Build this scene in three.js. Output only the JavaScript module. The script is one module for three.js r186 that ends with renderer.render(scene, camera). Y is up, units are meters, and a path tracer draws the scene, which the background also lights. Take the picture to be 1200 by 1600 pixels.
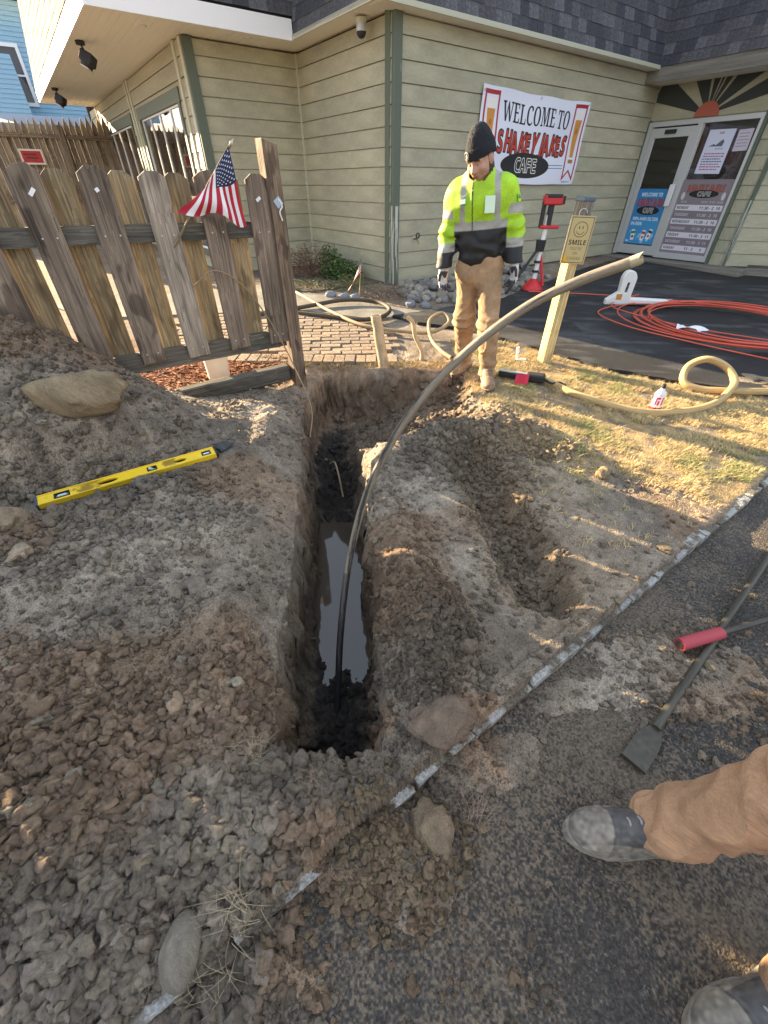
import * as THREE from 'three';
import { mergeGeometries, mergeVertices, toCreasedNormals } from 'three/addons/utils/BufferGeometryUtils.js';
import { RoundedBoxGeometry } from 'three/addons/geometries/RoundedBoxGeometry.js';

// ---------------------------------------------------------------- camera, sky, sun, exposure
const scene = new THREE.Scene();
const R = Math.PI / 180;
const camera = new THREE.PerspectiveCamera(102.27, 0.75, 0.05, 400);
camera.position.set(0, 1.5, 0);
camera.rotation.set(-38.4 * R, 0, 0);
scene.add(camera);

const SUN = new THREE.Vector3(-0.81, 0.262, -0.586).normalize();
{ // clear winter sky, one smooth analytic gradient: pale at the horizon, blue overhead, glow round the sun
  const w = 512, h = 256, d = new Float32Array(w * h * 4);
  for (let j = 0; j < h; j++) for (let i = 0; i < w; i++) {
    const th = ((j + 0.5) / h - 0.5) * Math.PI, ph = ((i + 0.5) / w - 0.5) * 2 * Math.PI;
    const y = Math.sin(th), x = Math.cos(th) * Math.cos(ph), z = Math.cos(th) * Math.sin(ph);
    const c = Math.max(0, x * SUN.x + y * SUN.y + z * SUN.z);
    const e = Math.max(0, y), k = Math.pow(1 - e, 3.2);
    const glow = 0.9 * Math.pow(c, 18) + 0.25 * Math.pow(c, 4);
    const o = (j * w + i) * 4, g = 0.335;
    d[o] = g * (0.5 + 0.5 * k + glow * 1.1);
    d[o + 1] = g * (0.6 + 0.39 * k + glow * 0.95);
    d[o + 2] = g * (0.76 + 0.2 * k + glow * 0.7);
    d[o + 3] = 1;
  }
  const sky = new THREE.DataTexture(d, w, h, THREE.RGBAFormat, THREE.FloatType);
  sky.mapping = THREE.EquirectangularReflectionMapping; sky.magFilter = THREE.LinearFilter; sky.needsUpdate = true;
  scene.background = sky; scene.environment = sky;
}
const sun = new THREE.DirectionalLight(new THREE.Color(1.0, 0.77, 0.48), 5);
sun.position.copy(SUN).multiplyScalar(40); sun.castShadow = true; sun.shadow.radius = 1;
Object.assign(sun.shadow.camera, { left: -14, right: 14, top: 14, bottom: -14, near: 1, far: 90 });
sun.shadow.mapSize.set(2048, 2048);
scene.add(sun, sun.target);
const renderer = new THREE.WebGLRenderer({ antialias: true });
renderer.toneMapping = THREE.LinearToneMapping;
renderer.toneMappingExposure = 5.8;
renderer.shadowMap.enabled = true;

// ---------------------------------------------------------------- helpers
function rng(a) { return () => { a |= 0; a = a + 0x6D2B79F5 | 0; let t = Math.imul(a ^ a >>> 15, 1 | a); t = t + Math.imul(t ^ t >>> 7, 61 | t) ^ t; return ((t ^ t >>> 14) >>> 0) / 4294967296; }; }
const hash2 = (x, y) => { let h = Math.imul(x | 0, 374761393) + Math.imul(y | 0, 668265263) | 0; h = Math.imul(h ^ h >>> 13, 1274126177); return ((h ^ h >>> 16) >>> 0) / 4294967296; };
const lerp = (a, b, t) => a + (b - a) * t, clamp = (v, a = 0, b = 1) => v < a ? a : v > b ? b : v;
const sst = (a, b, v) => { const t = clamp((v - a) / (b - a)); return t * t * (3 - 2 * t); };
function vn(x, y) { const i = Math.floor(x), j = Math.floor(y), fx = x - i, fy = y - j, u = fx * fx * (3 - 2 * fx), v = fy * fy * (3 - 2 * fy);
  return lerp(lerp(hash2(i, j), hash2(i + 1, j), u), lerp(hash2(i, j + 1), hash2(i + 1, j + 1), u), v); }
function vn3(x, y, z) { const k = Math.floor(z), f = z - k, w = f * f * (3 - 2 * f); return lerp(vn(x + k * 37.7, y + k * 91.3), vn(x + (k + 1) * 37.7, y + (k + 1) * 91.3), w); }
const fbm = (x, y, o = 4, g = 0.5) => { let a = 1, s = 0, n = 0; for (let i = 0; i < o; i++) { s += a * vn(x, y); n += a; x = x * 2.03 + 17.1; y = y * 2.03 + 9.7; a *= g; } return s / n; };
// rounded lumps scattered on a jittered grid: height of the tallest hemisphere over the point (0..1)
function lumps(x, y, seed = 0, fill = 0.8) { const i = Math.floor(x), j = Math.floor(y); let m = 0;
  for (let b = -1; b < 2; b++) for (let a = -1; a < 2; a++) { const h = hash2(i + a + seed * 131, j + b); if (h > fill) continue;
    const cx = i + a + hash2(i + a + seed * 57, j + b + 777), cy = j + b + hash2(i + a + 333, j + b + seed * 71), r = 0.35 + 0.45 * h / fill;
    const t = h * 97, ca = Math.cos(t), sa = Math.sin(t), u = ((x - cx) * ca + (y - cy) * sa) / r, v = ((y - cy) * ca - (x - cx) * sa) / r * 1.25; const e = Math.max(Math.abs(u), Math.abs(v), Math.abs(u + v) * 0.75, Math.abs(u - v) * 0.8), d = 0.45 * (u * u + v * v) + 0.55 * e * e; // broken, many-sided lump with a tilted flattish top
    if (d < 1) m = Math.max(m, r * Math.min(0.72, 1.15 * Math.sqrt(1 - d)) * (1 + 0.4 * u * Math.sin(t * 3) + 0.4 * v * Math.cos(t * 5))); } return m; }
const V = (x, y, s) => new THREE.Vector3(x, y, -s);            // s: metres in front of the camera
const lin = (r, g, b) => new THREE.Color().setRGB(r, g, b);
const taken = {};
function numbered(n) { const k = taken[n] = (taken[n] ?? -1) + 1; return k ? n + '_' + String(k).padStart(3, '0') : n; }
function tag(o, label, category, group, kind) { if (label) o.userData.label = label; if (category) o.userData.category = category; if (group) o.userData.group = group; if (kind) o.userData.kind = kind; return o; }
function shade(o) { o.traverse((m) => { if (m.isMesh) { m.castShadow = true; m.receiveShadow = true; } }); return o; }
function thing(name, label, category, pos = [0, 0, 0], turn = 0, group) { const o = new THREE.Group(); o.name = numbered(name); o.position.set(pos[0], pos[1], pos[2]); o.rotation.y = turn; scene.add(o); return tag(o, label, category, group); }
function solo(name, geo, mat, label, category, group, kind) { const o = new THREE.Mesh(geo, mat); o.name = numbered(name); scene.add(o); return tag(o, label, category, group, kind); }
function part(name, geo, mat, parent, pos, rot) { const o = new THREE.Mesh(geo, mat); o.name = name; if (pos) o.position.set(...pos); if (rot) o.rotation.set(...rot); parent.add(o); return o; }
function pgroup(name, parent, pos, rot) { const o = new THREE.Group(); o.name = name; if (pos) o.position.set(...pos); if (rot) o.rotation.set(...rot); parent.add(o); return o; }
const box = (w, h, d, x = 0, y = 0, z = 0) => new THREE.BoxGeometry(w, h, d).translate(x, y, z);
const rbox = (w, h, d, r = 0.004, x = 0, y = 0, z = 0) => new RoundedBoxGeometry(w, h, d, 2, Math.min(r, w / 2.01, h / 2.01, d / 2.01)).translate(x, y, z);
const cyl = (r1, r2, h, n = 16, x = 0, y = 0, z = 0) => new THREE.CylinderGeometry(r1, r2, h, n).translate(x, y, z);
const merge = (l) => mergeGeometries(l.map((g) => { const k = g.index ? g.toNonIndexed() : g; for (const a of Object.keys(k.attributes)) if (!['position', 'normal', 'uv'].includes(a)) k.deleteAttribute(a); return k; }), false);
function rod(a, b, r1, r2 = r1, n = 10) { const d = b.clone().sub(a), g = new THREE.CylinderGeometry(r2, r1, d.length(), n); g.applyQuaternion(new THREE.Quaternion().setFromUnitVectors(new THREE.Vector3(0, 1, 0), d.clone().normalize())); return g.translate(...a.clone().add(b).multiplyScalar(0.5).toArray()); }
function tube(pts, r, n = 80, rs = 10, closed = false, tension = 0.5) { return new THREE.TubeGeometry(new THREE.CatmullRomCurve3(pts, closed, 'centripetal', tension), n, r, rs, closed); }
// texture from a function (u, v in 0..1) -> [r, g, b] as sRGB bytes 0..255
function tex(w, h, f, srgb = true, rep) { const d = new Uint8Array(w * h * 4); for (let j = 0; j < h; j++) for (let i = 0; i < w; i++) { const c = f(i / w, j / h, i, j), o = (j * w + i) * 4; if (typeof c === 'number') d[o] = d[o + 1] = d[o + 2] = clamp(c, 0, 255); else { d[o] = clamp(c[0], 0, 255); d[o + 1] = clamp(c[1], 0, 255); d[o + 2] = clamp(c[2], 0, 255); } d[o + 3] = 255; }
  const t = new THREE.DataTexture(d, w, h); t.magFilter = THREE.LinearFilter; t.minFilter = THREE.LinearMipmapLinearFilter; t.wrapS = t.wrapT = THREE.RepeatWrapping; if (srgb) t.colorSpace = THREE.SRGBColorSpace; if (rep) t.repeat.set(...rep); t.needsUpdate = true; return t; }
function ctex(w, h, draw) { const c = document.createElement('canvas'); c.width = w; c.height = h; draw(c.getContext('2d'), w, h); const t = new THREE.CanvasTexture(c); t.colorSpace = THREE.SRGBColorSpace; t.magFilter = THREE.LinearFilter; return t; }
// periodic noise for tiles
function pn(u, v, n, seed = 0) { const x = u * n, y = v * n, i = Math.floor(x), j = Math.floor(y), fx = x - i, fy = y - j, a = fx * fx * (3 - 2 * fx), b = fy * fy * (3 - 2 * fy), m = (k) => ((k % n) + n) % n;
  const h = (p, q) => hash2(m(p) + seed * 1013, m(q) + seed * 517); return lerp(lerp(h(i, j), h(i + 1, j), a), lerp(h(i, j + 1), h(i + 1, j + 1), a), b); }
const pfbm = (u, v, n, o, seed = 0) => { let a = 1, s = 0, t = 0; for (let k = 0; k < o; k++) { s += a * pn(u, v, n << k, seed + k); t += a; a *= 0.55; } return s / t; };
const std = (o) => new THREE.MeshStandardMaterial(o);
function colored(geo, f) { const p = geo.attributes.position, n = geo.attributes.normal, c = new Float32Array(p.count * 3); for (let i = 0; i < p.count; i++) { const k = f(p.getX(i), p.getY(i), p.getZ(i), n ? n.getY(i) : 0, i); c.set(k, i * 3); } geo.setAttribute('color', new THREE.BufferAttribute(c, 3)); return geo; }
// bumpy stone: squashed sphere, pushed in and out by noise, with a few flattened facets
function stoneGeo(seed, rough = 0.25, det = 2, facets = 5, fine = 0.55) { const g = mergeVertices(new THREE.IcosahedronGeometry(1, det).deleteAttribute('uv').deleteAttribute('normal'), 1e-4), p = g.attributes.position, r = rng(seed), cut = [];
  for (let k = 0; k < facets; k++) cut.push([new THREE.Vector3(r() - 0.5, r() - 0.5, r() - 0.5).normalize(), 0.68 + 0.25 * r()]);
  const v = new THREE.Vector3(), o = r() * 100;
  for (let i = 0; i < p.count; i++) { v.fromBufferAttribute(p, i); let m = 1 + rough * (vn3(v.x * 1.7 + o, v.y * 1.7 + o, v.z * 1.7) - 0.5) * 1.6 + rough * fine * (vn3(v.x * 5 + o, v.y * 5, v.z * 5 + o) - 0.5); v.multiplyScalar(m); for (const [n, d] of cut) { const e = v.dot(n) - d; if (e > 0) v.addScaledVector(n, -e * 0.85); } p.setXYZ(i, v.x, v.y, v.z); }
  g.computeVertexNormals(); const uv = new Float32Array(p.count * 2); for (let i = 0; i < p.count; i++) { uv[i * 2] = p.getX(i) * 0.5 + p.getY(i) * 0.3; uv[i * 2 + 1] = p.getZ(i) * 0.5 + p.getY(i) * 0.3; } g.setAttribute('uv', new THREE.BufferAttribute(uv, 2)); return g; }
// signed-distance modelling: tapered capsules joined smoothly, meshed with naive surface nets
const smin = (a, b, k) => { const h = Math.max(k - Math.abs(a - b), 0) / k; return Math.min(a, b) - h * h * k * 0.25; };
function cap(px, py, pz, a, b, r1, r2, sx = 1, sz = 1) { // sx, sz: squash of the cross-section
  const bx = b[0] - a[0], by = b[1] - a[1], bz = b[2] - a[2], ax = px - a[0], ay = py - a[1], az = pz - a[2];
  const t = clamp((ax * bx + ay * by + az * bz) / (bx * bx + by * by + bz * bz + 1e-9)); const dx = (ax - bx * t) / sx, dy = ay - by * t, dz = (az - bz * t) / sz;
  return (Math.sqrt(dx * dx + dy * dy + dz * dz) - lerp(r1, r2, t)) * Math.min(sx, sz, 1); }
function ell(px, py, pz, c, r) { const x = (px - c[0]) / r[0], y = (py - c[1]) / r[1], z = (pz - c[2]) / r[2], k = Math.sqrt(x * x + y * y + z * z); return (k - 1) * Math.min(r[0], r[1], r[2]); }
function nets(f, lo, hi, cell, col) {
  const n = [0, 1, 2].map((k) => Math.ceil((hi[k] - lo[k]) / cell) + 1), N = n[0] * n[1] * n[2], val = new Float32Array(N), id = new Int32Array(N).fill(-1), pos = [], idx = [];
  const at = (i, j, k) => i + n[0] * (j + n[1] * k);
  const B = 6, hd = cell * B * 0.87 * 1.35 + 0.02; // blocks far from the surface are skipped
  for (let K = 0; K < n[2]; K += B) for (let J = 0; J < n[1]; J += B) for (let I = 0; I < n[0]; I += B) { const c = f(lo[0] + (I + B / 2 - 0.5) * cell, lo[1] + (J + B / 2 - 0.5) * cell, lo[2] + (K + B / 2 - 0.5) * cell), far = Math.abs(c) > hd; for (let k = K; k < Math.min(K + B, n[2]); k++) for (let j = J; j < Math.min(J + B, n[1]); j++) for (let i = I; i < Math.min(I + B, n[0]); i++) val[at(i, j, k)] = far ? c : f(lo[0] + i * cell, lo[1] + j * cell, lo[2] + k * cell); }
  for (let k = 0; k < n[2] - 1; k++) for (let j = 0; j < n[1] - 1; j++) for (let i = 0; i < n[0] - 1; i++) {
    let sx = 0, sy = 0, sz = 0, c = 0, first = val[at(i, j, k)] < 0, mixed = false; const q = [];
    for (let m = 0; m < 8; m++) { q[m] = val[at(i + (m & 1), j + (m >> 1 & 1), k + (m >> 2))]; if (q[m] < 0 !== first) mixed = true; }
    if (!mixed) continue;
    for (let m = 0; m < 8; m++) for (const b of [1, 2, 4]) if (!(m & b)) { const a = q[m], e = q[m | b]; if (a < 0 !== e < 0) { const t = a / (a - e); sx += (m & 1) + (b === 1 ? t : 0); sy += (m >> 1 & 1) + (b === 2 ? t : 0); sz += (m >> 2) + (b === 4 ? t : 0); c++; } }
    id[at(i, j, k)] = pos.length / 3; pos.push(lo[0] + (i + sx / c) * cell, lo[1] + (j + sy / c) * cell, lo[2] + (k + sz / c) * cell); }
  const quad = (a, b, c, d, flip) => { if (a < 0 || b < 0 || c < 0 || d < 0) return; if (flip) idx.push(a, c, b, a, d, c); else idx.push(a, b, c, a, c, d); };
  for (let k = 1; k < n[2] - 1; k++) for (let j = 1; j < n[1] - 1; j++) for (let i = 1; i < n[0] - 1; i++) { const a = val[at(i, j, k)] < 0;
    if (a !== val[at(i + 1, j, k)] < 0) quad(id[at(i, j - 1, k - 1)], id[at(i, j, k - 1)], id[at(i, j, k)], id[at(i, j - 1, k)], !a);
    if (a !== val[at(i, j + 1, k)] < 0) quad(id[at(i - 1, j, k - 1)], id[at(i - 1, j, k)], id[at(i, j, k)], id[at(i, j, k - 1)], !a);
    if (a !== val[at(i, j, k + 1)] < 0) quad(id[at(i - 1, j - 1, k)], id[at(i, j - 1, k)], id[at(i, j, k)], id[at(i - 1, j, k)], !a); }
  const g = new THREE.BufferGeometry(); g.setAttribute('position', new THREE.Float32BufferAttribute(pos, 3)); g.setIndex(idx);
  const nor = new Float32Array(pos.length), e = cell * 0.5;
  for (let i = 0; i < pos.length; i += 3) { const x = pos[i], y = pos[i + 1], z = pos[i + 2]; let a = f(x + e, y, z) - f(x - e, y, z), b = f(x, y + e, z) - f(x, y - e, z), c = f(x, y, z + e) - f(x, y, z - e); const l = Math.hypot(a, b, c) || 1; nor[i] = a / l; nor[i + 1] = b / l; nor[i + 2] = c / l; }
  g.setAttribute('normal', new THREE.BufferAttribute(nor, 3));
  const uv = new Float32Array(pos.length / 3 * 2); for (let i = 0; i < pos.length / 3; i++) { uv[i * 2] = pos[i * 3] + pos[i * 3 + 2] * 0.7; uv[i * 2 + 1] = pos[i * 3 + 1]; } g.setAttribute('uv', new THREE.BufferAttribute(uv, 2));
  if (col) colored(g, col); return g; }
// distance to a closed polygon, positive inside
function polyd(P, x, s) { let d = 1e9, c = false; for (let i = 0, j = P.length - 1; i < P.length; j = i++) { const [ax, as] = P[j], [bx, bs] = P[i], ex = bx - ax, es = bs - as, wx = x - ax, ws = s - as, t = clamp((wx * ex + ws * es) / (ex * ex + es * es)); d = Math.min(d, (wx - ex * t) ** 2 + (ws - es * t) ** 2); if ((as > s) !== (bs > s) && x < ex * (s - as) / (bs - as) + ax) c = !c; } d = Math.sqrt(d); return c ? d : -d; }
function segd(x, s, a, b) { const ex = b[0] - a[0], es = b[1] - a[1], t = clamp(((x - a[0]) * ex + (s - a[1]) * es) / (ex * ex + es * es)); return [Math.hypot(x - a[0] - ex * t, s - a[1] - es * t), t]; }
const KX = 0.81, KS = 0.586;                                  // direction of the kerb, the fence and the long wall
const qOf = (x, s) => -KS * x + KX * (s - 0.426), pOf = (x, s) => KX * x + KS * (s - 0.426);
const fromPQ = (p, q) => [KX * p - KS * q, KS * p + KX * q + 0.426];
// ---------------------------------------------------------------- ground: soil, trench, pit, spoil heaps in one sheet
const TRENCH = [[-0.375, 0.585], [-0.39, 0.8], [-0.43, 1.0], [-0.46, 1.4], [-0.49, 1.83], [-0.55, 2.4], [-0.63, 2.95], [-0.62, 3.4], [-0.55, 3.76], [-0.36, 3.8], [-0.28, 3.3], [-0.22, 2.9], [-0.14, 2.4], [-0.085, 1.8], [-0.035, 1.34], [0.0, 0.95], [-0.012, 0.7], [-0.03, 0.59], [-0.2, 0.575]];
const PIT = [[-0.42, 3.84], [-0.5, 3.3], [-0.3, 2.62], [-0.13, 2.42], [0.12, 2.5], [0.45, 2.72], [0.66, 2.84], [0.73, 3.1], [0.76, 3.5], [0.7, 3.74], [0.3, 3.83], [0, 3.8]];
const DRIVE = [[0.1, 5.5], [0.6, 5.78], [1.1, 6.05], [1.7, 6.5], [2.3, 7.3], [4.0, 9.2], [5.0, 10.2], [7.5, 8.4], [14, 10], [14, 2.4], [7, 2.9], [4.6, 3.15], [3.31, 3.4], [2.6, 3.63], [2.13, 3.9], [1.55, 4.48], [1.0, 5.0], [0.72, 5.08], [0.4, 5.22]];
const PATH = [[-3.4, 5.0], [-1.15, 5.62], [-0.15, 5.3], [0.12, 4.75], [0.1, 3.98], [-0.9, 4.06], [-2.2, 3.9], [-3.4, 3.6]];
const WATER_Y = -0.5;
const baseY = (x, s) => { const q = qOf(x, s); return q < 0 ? 0 : 0.05 + 0.04 * Math.min(q, 6); };
const bump2 = (x, s, cx, cs, rx, rs, h) => { const d = ((x - cx) / rx) ** 2 + ((s - cs) / rs) ** 2; return d > 6 ? 0 : h * Math.exp(-d); };
const RIDGE = [[[-0.04, 2.3], [0.03, 1.75], 0.03, 0.07, 0.09], [[0.03, 1.75], [0.13, 1.3], 0.07, 0.12, 0.13], [[0.13, 1.3], [0.2, 1.02], 0.12, 0.19, 0.17], [[0.2, 1.02], [0.12, 0.74], 0.19, 0.08, 0.18]];
function terrain(x, s) { // -> [y, kind weights]
  const q = qOf(x, s), wx = (fbm(x * 3.1 + 5, s * 3.1, 3) - 0.5), ws = (fbm(x * 3.1 + 40, s * 3.1 + 9, 3) - 0.5), fx = (vn(x * 17, s * 17) - 0.5), fs = (vn(x * 17 + 50, s * 17) - 0.5);
  let y = baseY(x, s);
  const near = sst(5.2, 4.2, s) * sst(-3.6, -3.0, x) * sst(4.2, 3.2, x);
  if (q < 0) y = -0.035; // soil under the asphalt; spills rise above it
  // heaps
  let h = 0;
  h += bump2(x, s, -2.45, 2.4, 0.72, 0.6, 0.62) + bump2(x, s, -1.75, 2.3, 0.42, 0.4, 0.26) + bump2(x, s, -3.3, 1.6, 0.7, 0.9, 0.45);
  h += 0.15 * sst(-0.5, -1.25, x) * sst(0.2, 0.9, s) * sst(3.2, 2.5, s + wx * 0.4);
  h += bump2(x, s, -0.62, 1.02, 0.15, 0.17, 0.11) + bump2(x, s, -0.6, 0.76, 0.13, 0.13, 0.07) + bump2(x, s, -0.66, 1.6, 0.12, 0.3, 0.05) + bump2(x, s, -0.78, 2.3, 0.12, 0.5, 0.05);
  h += bump2(x, s, -1.1, 0.25, 0.42, 0.36, 0.15) + bump2(x, s, -0.55, 0.36, 0.28, 0.2, 0.05);
  let rd = 0; for (const [a, b, h0, h1, w] of RIDGE) { const [d, t] = segd(x + wx * 0.1, s + ws * 0.1, a, b); rd = Math.max(rd, lerp(h0, h1, t) * Math.exp(-d * d / (w * w))); } h += rd;
  h += bump2(x, s, 0.42, 2.5, 0.2, 0.14, 0.13) + bump2(x, s, 0.62, 2.62, 0.16, 0.12, 0.1) + bump2(x, s, 1.0, 2.58, 0.22, 0.16, 0.13) + bump2(x, s, 0.8, 2.78, 0.14, 0.14, 0.1) + bump2(x, s, 1.22, 2.38, 0.14, 0.12, 0.07) + bump2(x, s, 0.88, 3.0, 0.1, 0.25, 0.06);
  // spill across the kerb at the near end and thin soil on the asphalt
  const spill = bump2(x, s, -0.12, 0.36, 0.24, 0.13, 0.075) + bump2(x, s, 0.06, 0.3, 0.13, 0.1, 0.05) + bump2(x, s, 0.1, 0.2, 0.09, 0.07, 0.04) + bump2(x, s, 0.36, 0.56, 0.2, 0.1, 0.05) + bump2(x, s, -0.3, 0.1, 0.1, 0.06, 0.045) + bump2(x, s, 0.35, 0.08, 0.06, 0.06, 0.04) + bump2(x, s, -0.16, 0.05, 0.08, 0.05, 0.04);
  const thin = bump2(x, s, 0.95, 0.98, 0.34, 0.16, 0.05) + bump2(x, s, 0.72, 0.78, 0.25, 0.12, 0.045) + bump2(x, s, 1.35, 0.8, 0.3, 0.2, 0.036);
  if (q < 0.06) h += spill + thin; else h += spill;
  h *= near;
  const spoil = clamp(h * 9) * near;
  // gouge on the right bank
  const [gd, gt] = segd(x + wx * 0.12 + fx * 0.02, s + ws * 0.12, [0.6, 2.3], [0.73, 1.3]); const gouge = near * lerp(0.13, 0.2, gt) * sst(0.2, 0.06, gd), fresh = near * sst(0.3, 0.1, gd);
  const lawn = near * sst(0.0, 0.45, s - 1.85 + (x - 1.2) * 0.3 + (fbm(x * 2.3, s * 2.3, 3) - 0.5) * 1.2) * sst(0.8, 1.1, x + wx * 0.4) * (q > 0.02 ? 1 : 0) * (1 - spoil);
  // surface roughness
  const rough = q < -0.02 && h < 0.02 ? 0.25 : Math.max(lerp(lerp(0.5, 1, spoil), 0.22, lawn), fresh * 1.1) * lerp(0.15, 1, near);
  const big = (fbm(x * 4.2, s * 4.2, 2) - 0.5), med = fbm(x * 11 + 3, s * 11, 4, 0.6) - 0.5, mid = lumps(x * 13 + wx * 3, s * 13 + ws * 3, 1, 0.5), sm = lumps(x * 29 + fx * 3, s * 29 + fs * 3, 2, 0.6), tiny = lumps(x * 58, s * 58, 3, 0.7), grain = vn(x * 110, s * 110) - 0.5;
  const clod = Math.max(fresh, sst(0.42, 0.6, fbm(x * 1.9 + 3, s * 1.9 + 8, 3)));   // where the soil is cloddy rather than trodden smooth
  const roughness = near * rough * (0.07 * big + 0.05 * med + lerp(0.1, 1, clod) * lerp(0.25, 1, sst(0.42, 0.62, fbm(x * 6 + 21, s * 6 + 5, 3))) * (0.013 * mid + 0.009 * sm) + lerp(0.4, 1, clod) * 0.008 * tiny + 0.007 * grain);
  y += h - gouge + roughness;
  if (x < -0.7 && s < 2.6) { const [ld, lt] = segd(x, s, [-1.75, 1.645], [-0.98, 2.14]); if (ld < 0.24) y = lerp(y, lerp(0.225, 0.245, lt) + roughness * 0.4, sst(0.24, 0.06, ld)); } // soil pressed flat under the level
  // trench and pit cut
  const tx = x + wx * 0.06 + fx * 0.034 + med * 0.03, ts = s + ws * 0.05 + fs * 0.034 + med * 0.03;
  const te = polyd(TRENCH, tx, ts), pe = s > 2.2 && s < 4.2 ? polyd(PIT, tx + wx * 0.05, ts + ws * 0.05) : -1;
  let cut = 0, wet = 0; if (te > -0.16 && te < 0.1) y -= 0.055 * sst(-0.16, 0.0, te + med * 0.12) * near;
  if (pe > -0.02) { const front = sst(3.05, 2.6, s); const k = sst(-0.01, lerp(0.11 + 0.1 * vn(x * 5, s * 5), 0.3, front), pe + med * 0.08); const floor = lerp(-0.2, -0.06, sst(-0.3, 0.72, x)) - 0.1 * sst(3.0, 3.6, s) * sst(0.4, -0.2, x) + mid * 0.045 + sm * 0.024 + tiny * 0.01 + big * 0.08 + med * 0.05; y = lerp(y, Math.min(y, floor), k); cut = k; }
  if (te > -0.02) { const k = sst(-0.012, 0.05, te) * 0.9 + 0.1 * sst(0.0, 0.12, te);
    let fl = s < 1.4 ? lerp(-0.475, -0.55, sst(0.95, 1.4, s)) : s < 2.35 ? -0.56 : lerp(-0.53, -0.3, sst(2.35, 3.3, s));
    fl += 0.05 * mid * (s < 1.45 || s > 2.4 ? 1.2 : 0) + 0.025 * sm + 0.008 * tiny + 0.05 * big * (s < 1.5 ? 1 : 0.3);
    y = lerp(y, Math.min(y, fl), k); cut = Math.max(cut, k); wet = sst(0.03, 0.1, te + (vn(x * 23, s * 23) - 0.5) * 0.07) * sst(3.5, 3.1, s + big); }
  return [y, spoil, lawn, cut, wet, clod, q, near, fresh];
}
const groundY = (x, s) => terrain(x, s)[0];
function axis(segs) { const a = [segs[0][0]]; for (const [from, to, step] of segs) { const n = Math.max(1, Math.round((to - from) / step)); for (let i = 1; i <= n; i++) a.push(from + (to - from) * i / n); } return a; }
const soilBump = tex(512, 512, (u, v) => { const a = pfbm(u, v, 16, 5, 3), l = lumpsTile(u * 40, v * 40, 40), m = lumpsTile(u * 90, v * 90, 90); return 255 * clamp(0.45 * a + 0.4 * l + 0.3 * m); }, false);
function lumpsTile(x, y, n) { const i = Math.floor(x), j = Math.floor(y), m = (k) => ((k % n) + n) % n; let z = 0; for (let b = -1; b < 2; b++) for (let a = -1; a < 2; a++) { const h = hash2(m(i + a) + n * 17, m(j + b)); if (h > 0.75) continue; const cx = i + a + hash2(m(i + a) + 991, m(j + b)), cy = j + b + hash2(m(i + a), m(j + b) + 661), r = 0.3 + 0.6 * h, d = ((x - cx) ** 2 + (y - cy) ** 2) / r / r; if (d < 1) z = Math.max(z, r * Math.sqrt(1 - d)); } return z; }
const soilGrain = tex(512, 512, (u, v) => { const a = pfbm(u, v, 8, 6, 11), b = pn(u, v, 256, 5), c = pn(u, v, 128, 9); const k = 0.84 + 0.3 * (a - 0.5) + 0.28 * (b - 0.5) + 0.22 * (c - 0.5); const p = b > 0.94 ? 0.14 : 0; return [255 * (k + p), 255 * (k + p) * 0.985, 255 * (k + p) * 0.96]; });
const M = {};
M.soil = std({ vertexColors: true, map: soilGrain, bumpMap: soilBump, bumpScale: 0.007, roughness: 0.97 });
const mix3 = (a, b, t) => [lerp(a[0], b[0], t), lerp(a[1], b[1], t), lerp(a[2], b[2], t)];
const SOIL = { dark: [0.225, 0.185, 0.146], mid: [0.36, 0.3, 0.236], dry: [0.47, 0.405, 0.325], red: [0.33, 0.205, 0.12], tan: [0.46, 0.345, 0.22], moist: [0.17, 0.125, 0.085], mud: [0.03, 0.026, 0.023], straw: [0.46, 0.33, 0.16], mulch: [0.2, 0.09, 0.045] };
function soilColor(x, s, T) { const [y, spoil, lawn, cut, wet, clod, q, near, fresh] = T;
  const a = fbm(x * 2.1 + 11, s * 2.1 + 4, 4), b = fbm(x * 9 + 2, s * 9, 3), g = vn(x * 60, s * 60), r = fbm(x * 1.6 + 90, s * 1.6 + 30, 3);
  let c = mix3(SOIL.dark, SOIL.mid, sst(0.3, 0.62, a * 0.5 + b * 0.5)); c = mix3(c, SOIL.dry, 0.8 * sst(0.55, 0.72, a * 0.6 + b * 0.4)); c = mix3(c, SOIL.red, 0.55 * sst(0.48, 0.64, r)); const moist = Math.max(fresh * sst(0.3, 0.55, b + 0.12), sst(0.1, 0.4, cut) * sst(0.28, 0.5, b + 0.1), spoil * 0.3 * sst(0.5, 0.62, fbm(x * 3.3 + 7, s * 3.3, 3))); c = mix3(c, SOIL.moist, 0.75 * moist);
  if (s < 0.75 && x > -0.3 && x < 0.4) c = mix3(c, SOIL.red, 0.6 * sst(0.4, 0.6, b));
  if (s > 1.0 && s < 3.0 && x > 0.45) c = mix3(c, SOIL.tan, 0.3 * sst(0.35, 0.6, a)); const gold = clamp(bump2(x, s, 0.95, 2.62, 0.36, 0.32, 1.3)); c = mix3(c, SOIL.tan, 0.8 * gold * sst(0.3, 0.5, b + 0.1));
  c = mix3(c, SOIL.straw, lawn * sst(0.25, 0.6, b));
  if (s < 4.5 && s > 2.7 && x < -0.95 && q > 3.0) c = mix3(c, SOIL.mulch, sst(3.0, 3.2, q + (b - 0.5) * 0.5) * 0.85);
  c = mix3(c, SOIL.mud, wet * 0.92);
  const k = 0.82 + 0.36 * g; return [c[0] * k, c[1] * k, c[2] * k]; }
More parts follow.
